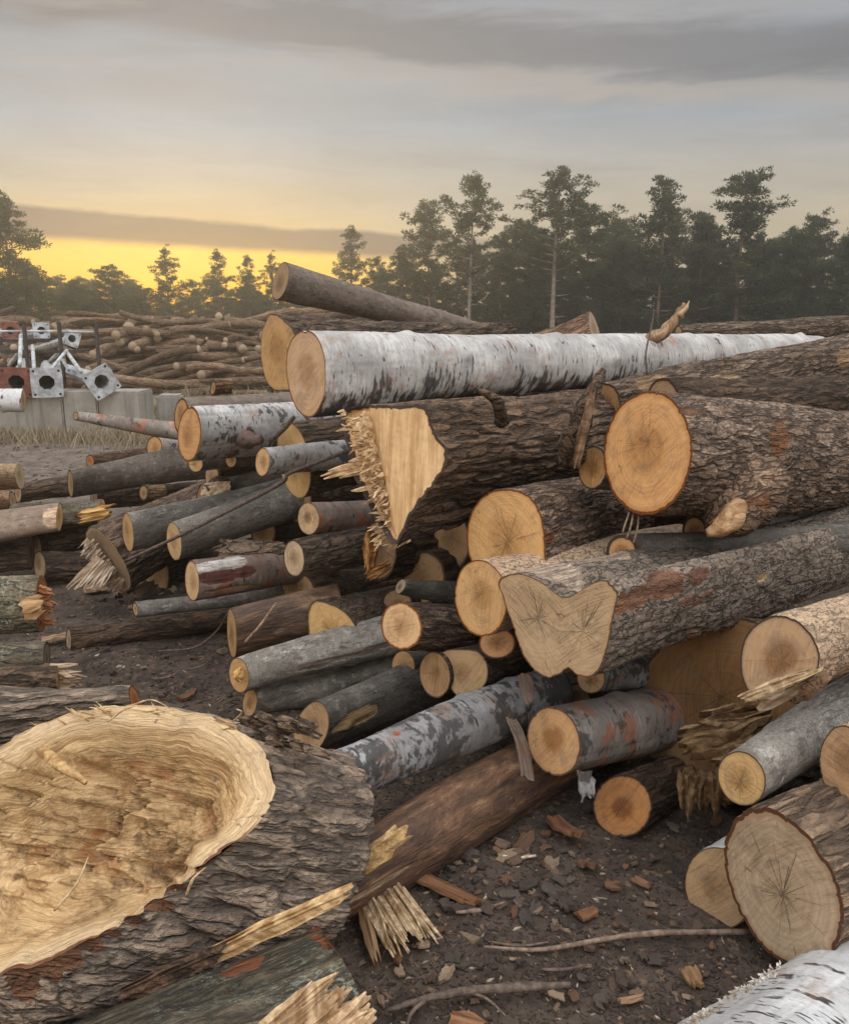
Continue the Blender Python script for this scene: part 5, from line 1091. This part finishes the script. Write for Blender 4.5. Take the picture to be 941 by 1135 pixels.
# ------------------------------------------------------------------ flanged steel light poles
def steel_pole(label, px, py, half, Y, rot, back, Lp, mat, tw=0.0, arms=()):
    c = at(px, py, Y); s_ = half * Y / F * 1.02
    view = nrm(c - CAM)
    z = nrm(np.array(back)); x = nrm(np.cross(up3, z)); x = x if x[0] > 0 else -x; y = np.cross(z, x)
    y = y if y[2] > 0 else -y; x = np.cross(y, z)
    M = Matrix(((x[0], y[0], z[0], c[0]), (x[1], y[1], z[1], c[1]), (x[2], y[2], z[2], c[2]), (0, 0, 0, 1))) @ Matrix.Rotation(rot, 4, 'Z')
    root = tag(empty('steel_pole', M), label, 'steel pole', 'flanged steel poles')
    th = .022
    # plate with octagonal hole
    n = 8; out = []; inn = []
    for i in range(n):
        a = math.pi / 8 + i * math.pi / 4; inn.append((math.cos(a) * s_ * .52, math.sin(a) * s_ * .52))
        k = s_ / max(abs(math.cos(a)), abs(math.sin(a))); out.append((math.cos(a) * k, math.sin(a) * k))
    # ring of quads plus rounded corners
    O = []; I = []
    for i in range(8):
        a0 = math.pi / 8 + i * math.pi / 4; a1 = a0 + math.pi / 4
        O.append(out[i]); I.append(inn[i])
        am = (a0 + a1) / 2
        if abs(abs(math.cos(am)) - abs(math.sin(am))) < .1:
            O.append((math.copysign(s_ * .97, math.cos(am)), math.copysign(s_ * .97, math.sin(am))))
            j = (i + 1) % 8; I.append(((inn[i][0] + inn[j][0]) / 2, (inn[i][1] + inn[j][1]) / 2))
    q = len(O); V = [(*p, 0) for p in O] + [(*p, 0) for p in I] + [(*p, th) for p in O] + [(*p, th) for p in I]
    f = []
    for i in range(q):
        j = (i + 1) % q
        f += [(i, j, q + j, q + i), (2 * q + j, 2 * q + i, 3 * q + i, 3 * q + j), (j, i, 2 * q + i, 2 * q + j), (q + i, q + j, 3 * q + j, 3 * q + i)]
    bp_ = ob('base_plate', mesh_np('base_plate', V, f, None, None, False), MT[mat], root)
    for (i, j) in ((1, 1), (-1, 1), (-1, -1), (1, -1)):
        tt = np.linspace(0, 2 * np.pi, 13)[:-1]; r_ = s_ * .085
        Vb = [(i * s_ * .78 + r_ * math.cos(a), j * s_ * .78 + r_ * math.sin(a), zz) for zz in (-.003, .004) for a in tt]
        fb = [(k, (k + 1) % 12, 12 + (k + 1) % 12, 12 + k) for k in range(12)]
        f3 = [(0, k + 1, k) for k in range(1, 11)]
        ob('bolt_hole', mesh_np('bolt_hole', Vb, fb, f3, None, False), MT['black'], bp_)  # solid black disc on the plate, its colour standing in for the hole's shade
    # hollow tapered eight-sided shaft
    V = []; f = []
    secs = [(.53, .56, th), (.38, .41, Lp)]
    for (ri, ro, zz) in secs:
        for r_ in (ro, ri):
            for k in range(8):
                a = math.pi / 8 + k * math.pi / 4; V.append((math.cos(a) * s_ * r_, math.sin(a) * s_ * r_, zz))
    for k in range(8):
        j = (k + 1) % 8
        f += [(k, j, 16 + j, 16 + k), (8 + j, 8 + k, 24 + k, 24 + j)]
    cfill = [tuple(24 + k for k in range(0, 4)), tuple(24 + k for k in (3, 4, 5, 0)), tuple(24 + k for k in (5, 6, 7, 0))]
    ob('shaft', mesh_np('shaft', V, f + cfill, None, None, False), MT['steel'], root)
    for (a0, a1, r_) in arms:
        tube('arm', [at(*a0), at(*a1)], [r_, r_], 'steel', root, 8, 0, 1)
    return root
steel_pole('steel pole with red and grey base plate, lower left on the block', 18, 424, 16.3, 11.85, .03, (-.38, .92, .04), 3.2, 'rust', arms=[((22, 405, 12.2), (23, 372, 13.2), .03)])
steel_pole('steel pole with plain square grey base plate on the block', 52, 424, 16, 11.85, .0, (-.40, .92, .03), 3.2, 'steel', arms=[((38, 412, 12.2), (36, 383, 13.2), .028), ((56, 410, 12.2), (74, 388, 13), .025)])
steel_pole('steel pole with tilted square grey base plate at the right end of the block', 113, 423, 15.4, 11.85, -.52, (-.55, .82, .03), 3.0, 'steel', arms=[((90, 412, 12.2), (74, 390, 13), .028), ((76, 410, 12.6), (69, 398, 13), .025)])
steel_pole('steel pole with small orange-red plate in the upper row, far left', 12, 366, 8.8, 14.0, .0, (-.6, .79, -.06), 2.4, 'rust')
steel_pole('steel pole with small grey plate in the upper row, middle one', 46, 366, 8.3, 14.0, .02, (-.62, .77, -.10), 2.4, 'steel', arms=[((24, 387, 14.3), (10, 405, 14.6), .035)])
steel_pole('steel pole with small turned plate in the upper row, right one', 80, 375, 8.2, 14.0, .4, (-.62, .77, -.10), 2.4, 'steel', arms=[((68, 388, 14.3), (52, 404, 14.6), .035)])
# rack that carries the upper row
rk = tag(empty('steel_rack', Matrix.Translation(Vector(at(66, 440, 13.6)))), 'dark steel rack posts with thin rail holding the upper poles', 'rack')
for (x, yt) in [(26, 356), (65, 356), (106, 357)]:
    a = at(x, yt, 13.4)
    box('post', (a[0], a[1], a[2] / 2), .05, .05, a[2], MT['postrust'], rk, bev=.005)
tube('rail', [at(0, 367, 13.45), at(60, 367, 13.45), at(108, 368, 13.45)], [.018, .018, .018], 'steel', rk, 8, 0, 1)
for (x, yt) in [(26, 374), (65, 386)]:
    a = at(x, yt, 13.5); box('crossbar', (a[0] - .3, a[1] + .1, a[2] - .05), 1.3, .05, .05, MT['postrust'], rk, bev=.004)

# ------------------------------------------------------------------ far log pile
rng = np.random.RandomState(5)
FARG = 'logs in the far pile'
def mound(x, y):
    # height of the far pile
    prof = 1.5 * sst(-17, -14, x) * sst(1.2, -3.0, x) * (1 + .06 * np.sin(x * 1.3))
    return prof * sst(20.5, 23.6, y) * (1 - .5 * sst(29, 33, y)) * sst(34, 31, y)
xs_, ys_ = np.meshgrid(np.linspace(-18, 2, 90), np.linspace(20, 35, 60))
V = np.stack([xs_, ys_, mound(xs_, ys_) * .9 - .12 + .1 * fbm(xs_ * 2, ys_ * 2, 0, 2)], -1).reshape(-1, 3); idx = np.arange(len(V)).reshape(xs_.shape)
f4 = np.stack([idx[:-1, :-1], idx[:-1, 1:], idx[1:, 1:], idx[1:, :-1]], -1).reshape(-1, 4)
tag(ob('earth_mound', mesh_np('earth_mound', V, f4), plain_mat('bark_and_earth', (.085, .062, .046), .95, .4, 9)), kind='structure')
def mini_log(n=12, nl=8, R=.12, L=2.2, seed=0, bend=.03):
    th = np.linspace(0, 2 * np.pi, n, endpoint=False); t_ = np.linspace(-.5, .5, nl + 1)
    rr = R * (1 + .06 * vn(np.cos(th)[None] * 1.3 + seed, np.sin(th)[None] * 1.3, t_[:, None] * L * 1.5)) * (1 - .12 * (t_[:, None] + .5))
    X = np.cos(th) * rr + bend * L * vn(t_ * 3 + seed, 0, 0)[:, None]; Yv = np.sin(th) * rr + bend * L * vn(t_ * 3 + seed, 9, 0)[:, None]
    V = np.stack([X, Yv, t_[:, None] * L + 0 * X], -1).reshape(-1, 3); idx = np.arange(len(V)).reshape(nl + 1, n); nx = np.roll(idx, -1, 1)
    f4 = np.stack([idx[:-1], nx[:-1], nx[1:], idx[1:]], -1).reshape(-1, 4)
    c0, c1 = len(V), len(V) + 1; V = np.vstack([V, [V[:n].mean(0)], [V[-n - 0:].mean(0)]])
    f3 = np.vstack([np.stack([nx[0], idx[0], np.full(n, c0)], -1), np.stack([idx[-1], nx[-1], np.full(n, c1)], -1)])
    me = mesh_np('far_log', V, f4, f3, {'cav': np.ones(len(V))})
    for mm in (MT['brownfur'], FAREND): me.materials.append(mm)
    mi = np.zeros(len(me.polygons), np.int32); mi[len(f4):] = 1; me.polygons.foreach_set('material_index', mi)
    return me
m, t, b = new_mat('far_sawn_end', .85); v = t.objvec(); rn = t.rnd
t.set(b.inputs['Base Color'], t.mix(t.noise(v, 12, 3), t.mix(rn, (.26, .195, .13), (.40, .31, .22)), (.24, .17, .10))); FAREND = m
short = [mini_log(R=r, L=l, seed=i) for i, (r, l) in enumerate([(.08, 2.2), (.10, 2.4), (.12, 2.4), (.145, 2.2), (.09, 1.8), (.07, 2.0)])]
longp = [mini_log(10, 14, r, l, 20 + i, .035) for i, (r, l) in enumerate([(.06, 4.5), (.075, 5.2), (.09, 4.8), (.05, 4.0), (.11, 5.0)])]
def put(me, p, d, lab, grp, roll):
    d = nrm(d); ref = up3 if abs(d[2]) < .9 else np.array([1.0, 0, 0]); u = nrm(np.cross(ref, d)); v_ = np.cross(d, u)
    o = bpy.data.objects.new('far_log', me); COL.objects.link(o)
    o.matrix_world = Matrix(((u[0], v_[0], d[0], p[0]), (u[1], v_[1], d[1], p[1]), (u[2], v_[2], d[2], p[2]), (0, 0, 0, 1))) @ Matrix.Rotation(roll, 4, 'Z')
    k = rng.uniform(.7, 1.9); o.color = (k * 1.12, k * 1.05, k * .97, 1)
    return tag(o, lab, 'log', grp)
for i in range(225):
    x = rng.uniform(-15.5, .6); q = rng.rand()
    y = 20.8 + 3.3 * q if rng.rand() < .62 else rng.uniform(23.5, 31)
    z = mound(x, y) + rng.uniform(-.05, .14)
    front = y < 23.8
    d = np.array([rng.normal() * .35, 1, .10 + rng.normal() * .1]) if (front and x < -5.5) or rng.rand() < .5 else np.array([1, rng.normal() * .3, rng.normal() * .06])
    put(short[rng.randint(6)], (x, y, max(z, .12)), d, 'short log stacked in the far pile under the treeline', FARG, rng.uniform(0, 6))
for i in range(70):
    x = rng.uniform(-7.6, -.8); q = rng.rand(); y = 20.1 + 3.4 * q; z = max(.08, mound(x, y) + rng.uniform(.0, .22))
    put(longp[rng.randint(5)], (x, y, z), np.array([1, rng.normal() * .3, .04 + rng.normal() * .14]), 'long thin pole lying across the front of the far pile', 'long poles on the far pile', rng.uniform(0, 6))
for i, (x, y, lab) in enumerate([(212, 448, 'short brown log lying on the yard above the short birch'), (330, 470, 'short log on the yard behind the oval tan end')]):
    p = on_ground(x, y, .1); put(short[i], p, (1, .2, 0), lab, None, 0)

# ------------------------------------------------------------------ fence at the wood's edge
fr = tag(empty('wire_fence', Matrix.Translation(Vector((7, 40, 0)))), 'thin pale rail fence in front of the dark trees at right', 'fence')
for k in range(3):
    z = [.95, 1.05, .55][k]
    tube('rail', [(2, 40, z), (10, 40.3, z + .03), (20, 40.5, z + .02)], [.02] * 3, 'steel', fr, 6, 0, 1)
for x in np.linspace(2.5, 19.5, 8): tube('post', [(x, 40.1, -.1), (x, 40.1, .6), (x, 40.1, 1.15)], [.03] * 3, 'steel', fr, 6, 0, 1)

# ------------------------------------------------------------------ trees
m, t, b = new_mat('pine_needles', .8)
v = t.objvec(); sh = t.attr('shade'); 
col = t.mix(sh, (.022, .032, .018), (.068, .082, .042)); col = t.mix(t.noise(v, .5, 2), col, t.mix(1.0, col, (1.2, 1.05, .75), 'MULTIPLY'))
col = t.mix(1.0, col, t.ocol, 'MULTIPLY'); t.set(b.inputs['Base Color'], col)
tr_ = t.n.new('ShaderNodeBsdfTranslucent'); t.set(tr_.inputs[0], t.mix(1.0, col, (1.5, 1.5, .9), 'MULTIPLY'))
mx = t.n.new('ShaderNodeMixShader'); mx.inputs[0].default_value = .3
t.l.new(b.outputs[0], mx.inputs[1]); t.l.new(tr_.outputs[0], mx.inputs[2]); t.l.new(mx.outputs[0], t.n['Material Output'].inputs[0])
MT['needle'] = m
MT['trunk'] = plain_mat('pine_bark', (.17, .115, .085), .95, .35, 6)
MT['trunkpale'] = plain_mat('pale_pine_bark', (.23, .18, .145), .95, .3, 6)

def tree_mesh(style, H, seed):
    r = np.random.RandomState(seed)
    tw = []; C = []   # limbs, clumps (centre, radius, flat)
    if style == 'tall': z0, wid, nwh = .46, .17, 13
    elif style == 'bushy': z0, wid, nwh = .08, .27, 18
    elif style == 'white': z0, wid, nwh = .12, .25, 18
    else: z0, wid, nwh = .06, .27, 16      # young conical, airy
    lean = r.normal(0, .012, 2) * H
    def stem(f): return np.array([lean[0] * f * f + .02 * H * math.sin(f * 4 + seed) * .4, lean[1] * f * f, f * H])
    for i in range(nwh):
        f = z0 + (1 - z0) * (i + r.uniform(-.3, .3)) / (nwh - .5); f = min(max(f, z0), .985)
        g = (f - z0) / (1 - z0)
        if style == 'tall': prof = (.55 + .75 * math.sin(math.pi * min(1, g * .85 + .12))) * (1 - .75 * g ** 3)
        elif style == 'young': prof = 1.05 * (1 - g) ** .8 + .08
        elif style == 'white': prof = (1.0 - .72 * g ** 1.4) * (.8 + .4 * (i % 2))
        else: prof = math.sqrt(max(.02, 1 - (g * 1.0) ** 2)) * (.85 + .3 * (i % 2)) 
        nb = r.randint(4, 7)
        a0 = r.uniform(0, 6.28)
        for j in range(nb):
            if r.rand() < (.22 if style in ('tall', 'white') else .06): continue
            a = a0 + j * 6.283 / nb + r.uniform(-.35, .35); Lb = wid * H * prof * r.uniform(.35, 1.3)
            rise = {'tall': .28, 'bushy': .22, 'white': .12, 'young': .32}[style] + .3 * g + r.normal() * .08
            d = np.array([math.cos(a), math.sin(a), rise]); p0 = stem(f); p1 = p0 + d * Lb * .55 + np.array([0, 0, -.04 * Lb]); p2 = p0 + d * Lb
            tw.append((p0, p1, p2, .006 * H * (1 - .6 * g)))
            nc = max(2, int(Lb / (.026 * H)) + 2)
            for k in range(nc):
                u = .35 + .7 * (k + r.uniform(0, .8)) / nc
                c = p0 + d * Lb * u + np.array([r.normal() * .05 * Lb, r.normal() * .05 * Lb, r.normal() * .015 * H])
                C.append((c, H * r.uniform(.015, .036) * (1.15 if style in ('bushy', 'white') else .95), .55))
    for k in range(4): C.append((stem(.97 + .012 * k) + r.normal(size=3) * .01 * H, H * .018, 1.1))
    # needles
    V = []; f3 = []; sh = []
    per = 48
    for (c, R, fl) in C:
        n_ = per; dirs = r.normal(size=(n_, 3)); dirs /= np.linalg.norm(dirs, axis=1)[:, None]; rad_ = R * r.uniform(.25, 1.0, n_)[:, None]
        ctr = c + dirs * rad_ * np.array([1, 1, fl]); tipd = dirs + np.array([0, 0, .5]) + r.normal(size=(n_, 3)) * .4; tipd /= np.linalg.norm(tipd, axis=1)[:, None]
        sd_ = np.cross(tipd, r.normal(size=(n_, 3))); sd_ /= np.linalg.norm(sd_, axis=1)[:, None]
        l_ = R * r.uniform(.35, .7, n_)[:, None]; w_ = l_ * .22
        o = len(sh)
        tri = np.stack([ctr - sd_ * w_, ctr + sd_ * w_, ctr + tipd * l_], 1).reshape(-1, 3)
        V.append(tri); f3.append(np.arange(n_ * 3).reshape(-1, 3) + o); s0 = r.rand()
        sh += list(np.repeat(np.clip(s0 * .6 + r.rand(n_) * .4, 0, 1), 3))
    V = np.vstack(V); f3 = np.vstack(f3)
    crown = mesh_np('crown', V, None, f3, {'shade': sh}, False)
    # trunk with limbs, one mesh
    TV = []; TF = []
    def seg(P, Rr, n):
        o = sum(len(q) for q in TV); th = np.linspace(0, 6.283, n, endpoint=False)
        for p, r0 in zip(P, Rr): TV.append(np.stack([p[0] + r0 * np.cos(th), p[1] + r0 * np.sin(th), p[2] + 0 * th], 1) if n > 5 else p + r0 * np.array([[0, 0, 1], [.87 * .7, .5 * .7, -.5], [-.87 * .7, -.5 * .7, -.5]]))
        for i in range(len(P) - 1):
            for k in range(n): TF.append((o + i * n + k, o + i * n + (k + 1) % n, o + (i + 1) * n + (k + 1) % n, o + (i + 1) * n + k))
    fs = np.linspace(0, .98, 12); seg([stem(f) for f in fs], [.0135 * H * (1 - .88 * f) + .002 for f in fs], 8)
    for (p0, p1, p2, r0) in tw: seg([p0, p1, p2], [r0, r0 * .7, r0 * .3], 3)
    if style == 'tall':
        for k in range(7):
            f = r.uniform(.2, z0); a = r.uniform(0, 6.28); p0 = stem(f); d = np.array([math.cos(a), math.sin(a), .1]) * H * r.uniform(.03, .08); seg([p0, p0 + d * .5, p0 + d], [.004 * H, .003 * H, .001 * H], 3)
    trunk = mesh_np('trunk', np.vstack(TV), TF)
    return crown, trunk
protoT = {}
for st, n in (('tall', 3), ('bushy', 3), ('white', 3), ('young', 3)):
    protoT[st] = [tree_mesh(st, 10.0, 100 * n + 7 * i + ord(st[0])) for i in range(n)]
TG = 'pines along the edge of the wood'
def tree(style, var, px, pytop, Y, label, pale=False, wid=1.0, tint=(1, 1, 1), group=TG):
    top = at(px, pytop, Y); H = top[2] + .3
    r = empty('pine_tree', Matrix.Translation(Vector((top[0], Y, -.3))) @ Matrix.Rotation(random.uniform(0, 6.28), 4, 'Z') @ Matrix.Diagonal((H / 10 * wid, H / 10 * wid, H / 10, 1)))
    tag(r, label, 'tree', group)
    cr_, tk = protoT[style][var % 3]
    o = ob('crown', cr_, MT['needle'], r); o.color = (*tint, 1)
    o2 = ob('trunk', tk, None, r)
    if not tk.materials: tk.materials.append(MT['trunk'])
    if pale: o2.material_slots[0].link = 'OBJECT'; o2.material_slots[0].material = MT['trunkpale']
    return r
tree('tall', 0, 522, 196, 52, 'slender tall pine with long bare trunk standing clear of the others', True, .95)
tree('tall', 1, 617, 190, 50, 'broad tall pine with pale bare trunk, in the middle of the treeline', True, 1.25)
tree('white', 0, 476, 229, 55, 'layered pine just left of the slender bare-trunked pine', False, 1.0)
tree('white', 1, 738, 202, 54, 'tall dense pine above the round orange log', False, 1.0)
tree('white', 2, 828, 196, 54, 'tall broken-topped pine, highest of those at the right', False, 1.25)
tree('bushy', 0, 884, 262, 52, 'full round pine at the right below the broken-topped pine', False, 1.0)
tree('white', 0, 948, 255, 50, 'pine cut off by the right edge of the photo', False, 1.0)
tree('young', 0, 390, 256, 56, 'airy conical pine right of the tilted brown pole', False, 1.15)
tree('young', 1, 418, 288, 56, 'short pine right beside the airy conical pine', False, 1.2)
tree('white', 1, 4, 220, 45, 'tall dark pine at the left edge of the photo', False, 1.1)
tree('bushy', 1, 36, 298, 44, 'rounded pine leaning against the tall left-edge pine', False, 1.2)
tree('young', 2, 184, 276, 52, 'conical pine in the golden haze, tallest left of the pole', False, 1.05)
tree('young', 0, 241, 281, 54, 'second hazy conical pine, left of the tilted pole', False, 1.0)
tree('young', 1, 274, 287, 54, 'third hazy conical pine, nearest the tilted pole on its left', False, 1.0)
tree('young', 2, 301, 282, 56, 'slim pine tip rising right behind the tilted pole end', False, .8)
tree('bushy', 2, 118, 296, 50, 'wide bushy pine in the golden haze beyond the steel poles', False, 1.3)
tree('bushy', 0, 78, 312, 50, 'low bushy pine between the left-edge pines and the wide one', False, 1.3)
tree('bushy', 1, 152, 318, 52, 'low round pine left of the tallest hazy cone', False, 1.3)
tree('white', 2, 556, 262, 55, 'pine filling the gap between the two bare-trunked pines', False, 1.0)
tree('bushy', 2, 582, 250, 58, 'dark pine left behind the broad bare-trunked pine', False, 1.0)
tree('white', 0, 652, 232, 57, 'dense pine right behind the broad bare-trunked pine', False, 1.1)
tree('bushy', 0, 692, 268, 56, 'low wide pine left of the tall dense pine', False, 1.1)
tree('white', 2, 780, 240, 57, 'pine between the tall dense and the broken-topped ones', False, 1.0)
random.seed(3)
xs2 = list(np.linspace(425, 985, 34)) 
for i, x in enumerate(xs2):
    tree(('bushy', 'white')[i % 2], i, x + random.uniform(-8, 8), (296 if x < 560 else 266) + random.uniform(-24, 26), 60 + random.uniform(-4, 7), 'dark pine in the solid background row at the right', group='pines of the background row')
for i, x in enumerate(np.linspace(-25, 345, 24)):
    tree(('bushy', 'white', 'bushy', 'young')[i % 4], i, x + random.uniform(-8, 8), 320 + random.uniform(-16, 10), 60 + random.uniform(-3, 6), 'hazy low pine in the background row at the left', group='pines of the hazy left row', wid=1.3)
for i, x in enumerate(np.linspace(-330, -40, 12)):
    tree(('bushy', 'white')[i % 2], i, x + random.uniform(-8, 8), 285 + random.uniform(-40, 20), 52 + random.uniform(-4, 8), 'pine of the wood beyond the left edge', group='pines beyond the left edge', wid=1.2)
# ------------------------------------------------------------------ sky, light, haze
w = bpy.data.worlds.new('World'); scene.world = w; w.use_nodes = True
t = NT(w.node_tree); bg = w.node_tree.nodes['Background']
tc = t.n.new('ShaderNodeTexCoord'); d = t.vm('NORMALIZE', tc.outputs['Generated']); dx, dy, dz = t.sep(d)
SUN_AZ, SUN_EL = rad(-15), rad(3.0)
sky = t.n.new('ShaderNodeTexSky'); sky.sky_type = 'NISHITA'; sky.sun_disc = False; sky.sun_elevation = SUN_EL; sky.sun_rotation = SUN_AZ
el = t.m('MULTIPLY', t.m('ARCSINE', dz), 57.2958); az = t.m('MULTIPLY', t.m('ARCTAN2', dx, dy), 57.2958)
cv_ = t.comb(t.m('MULTIPLY', az, .045), t.m('MULTIPLY', el, .30), 0.0)
cn1 = t.noise(cv_, 1.0, 6, .55, .4)
cn2 = t.noise(t.comb(t.m('MULTIPLY', az, .02), t.m('MULTIPLY', el, .16), 3.0), 1.0, 5, .5, .3)
elw = t.m('ADD', el, t.m('MULTIPLY', t.m('SUBTRACT', cn1, .5), 1.6))
def R(stops): return [(p / 40.0, tuple(10 * x for x in c)) for p, c in stops]
e40 = t.m('DIVIDE', elw, 40.0)
left = t.ramp(e40, R([(0, (.85, .36, .04)), (2.2, (1.15, .62, .05)), (4.3, (1.0, .64, .13)), (5.6, (.66, .50, .26)), (7.6, (.53, .46, .34)), (9.2, (.46, .45, .42)), (11.5, (.34, .40, .46)), (16, (.29, .335, .395)), (24, (.42, .44, .47)), (40, (.55, .57, .60))]))
right = t.ramp(e40, R([(0, (.52, .43, .31)), (3, (.60, .49, .33)), (6, (.58, .50, .37)), (9, (.49, .46, .41)), (12, (.37, .41, .455)), (16, (.30, .335, .39)), (24, (.42, .44, .47)), (40, (.55, .57, .60))]))
side = t.ss(az, -10.0, 6.0)
base = t.mix(side, left, right)
hot = t.m('MULTIPLY', t.ss(t.m('ABSOLUTE', t.m('ADD', az, 15.0)), 14.0, 2.0), t.ss(t.m('ABSOLUTE', t.m('SUBTRACT', el, 3.6)), 2.2, .2))
base = t.mix(t.m('MULTIPLY', hot, .55), base, (10.5, 7.2, 1.3))
# high cloud sheets
tex = t.noise(t.comb(t.m('MULTIPLY', az, .11), t.m('MULTIPLY', el, .55), 11.0), 1.0, 6, .6, .5)
c_hi = t.m('MULTIPLY', t.ss(t.m('ADD', cn2, t.m('MULTIPLY', t.m('SUBTRACT', tex, .5), .25)), .42, .56), t.ss(el, 11.5, 15.5))
base = t.mix(t.m('MULTIPLY', c_hi, .92), base, t.mix(t.ss(tex, .35, .65), (1.75, 1.72, 1.85), (2.7, 2.6, 2.65)))
gap = t.m('MULTIPLY', t.ss(t.m('ADD', cn2, t.m('MULTIPLY', t.m('SUBTRACT', tex, .5), .3)), .47, .38), t.m('MULTIPLY', t.ss(el, 9.0, 13.0), t.ss(el, 22.0, 17.0)))
base = t.mix(t.m('MULTIPLY', gap, .40), base, (4.3, 3.95, 3.65))
wisp = t.m('MULTIPLY', t.ss(cn1, .50, .66), t.m('MULTIPLY', t.ss(el, 6.5, 8.5), t.ss(el, 13.5, 9.5)))
base = t.mix(t.m('MULTIPLY', wisp, .6), base, t.mix(t.ss(az, -8.0, 12.0), (3.9, 3.55, 3.1), (3.7, 3.5, 3.3)))
sc_ = t.m('SUBTRACT', el, t.m('SUBTRACT', 16.2, t.m('MULTIPLY', az, .078)))
sn_ = t.m('ADD', t.m('MULTIPLY', t.m('SUBTRACT', tex, .5), 3.0), t.m('MULTIPLY', t.m('SUBTRACT', cn1, .5), 2.2))
sd2 = t.m('ADD', sc_, sn_)
streak = t.m('MULTIPLY', t.m('MULTIPLY', t.ss(sd2, -1.5, -.4), t.ss(sd2, 2.4, .8)), t.ss(az, -20.0, -9.0))
edge = t.m('MULTIPLY', t.m('MULTIPLY', t.ss(sd2, -3.0, -1.7), t.ss(sd2, -.6, -1.5)), t.ss(az, -6.0, 8.0))
base = t.mix(t.m('MULTIPLY', edge, .6), base, (4.5, 3.95, 3.5))
base = t.mix(t.m('MULTIPLY', streak, .8), base, (1.85, 1.9, 2.1))
base = t.vm('SCALE', base, scale=t.m('ADD', .80, t.m('MULTIPLY', tex, .40)))
# dark bank above the yellow strip
bn = t.m('SUBTRACT', t.noise(t.comb(t.m('MULTIPLY', az, .16), t.m('MULTIPLY', el, .5), 7.0), 1.0, 5, .6), .5)
topb = t.m('ADD', t.m('SUBTRACT', 6.15, t.m('MULTIPLY', t.m('ADD', az, 12.0), .05)), t.m('MULTIPLY', bn, .9))
botb = t.m('ADD', t.m('SUBTRACT', 4.3, t.m('MULTIPLY', t.m('ADD', az, 12.0), .035)), t.m('MULTIPLY', bn, -.7))
bank = t.m('MULTIPLY', t.ss(t.m('SUBTRACT', topb, el), -.05, .35), t.ss(t.m('SUBTRACT', el, botb), -.2, .5))
bank = t.m('MULTIPLY', bank, t.m('ADD', t.m('MULTIPLY', t.ss(az, 8.0, -2.0), .75), .2))
base = t.mix(t.m('MULTIPLY', bank, .92), base, t.mix(t.ss(cn1, .35, .65), (1.3, 1.18, 1.22), (1.9, 1.68, 1.62)))
# the overcast dome brightens overhead and behind the camera
back = t.ss(dy, .55, -.6); zen = t.ss(el, 24.0, 65.0)
gain = t.m('ADD', 1.0, t.m('ADD', t.m('MULTIPLY', zen, 3.4), t.m('MULTIPLY', t.m('MULTIPLY', back, t.ss(el, -2.0, 12.0)), 4.0)))
dome = t.vm('SCALE', base, scale=gain)
fin = t.mix(.06, dome, sky.outputs[0])
low = t.ss(el, -1.5, -.2)
fin = t.mix(low, (.9, .75, .6), fin)
t.set(bg.inputs['Color'], fin); bg.inputs['Strength'].default_value = .1

sd_ = bpy.data.lights.new('sun', 'SUN'); so = bpy.data.objects.new('sun', sd_); COL.objects.link(so)
sd_.energy = 1.5; sd_.angle = rad(12); sd_.color = (1, .74, .42)
sdir = Vector((math.sin(SUN_AZ) * math.cos(rad(5)), math.cos(SUN_AZ) * math.cos(rad(5)), math.sin(rad(5))))
so.rotation_euler = sdir.to_track_quat('Z', 'Y').to_euler(); so.location = (-10, 30, 20)

HAZE = True
if HAZE:
    hm = bpy.data.materials.new('evening_haze'); hm.use_nodes = True; nt = hm.node_tree
    nt.nodes.remove(nt.nodes['Principled BSDF']); pv = nt.nodes.new('ShaderNodeVolumePrincipled')
    pv.inputs['Color'].default_value = (.92, .93, .92, 1); pv.inputs['Density'].default_value = .0024; pv.inputs['Anisotropy'].default_value = .68
    nt.links.new(pv.outputs[0], nt.nodes['Material Output'].inputs['Volume'])
    hz = box('haze', (0, 32.5, 9.0), 150, 75, 21, hm, bev=0)
    tag(hz, kind='stuff')
scene.view_settings.view_transform = 'Standard'; scene.view_settings.look = 'None'; scene.view_settings.exposure = 0; scene.view_settings.gamma = 1
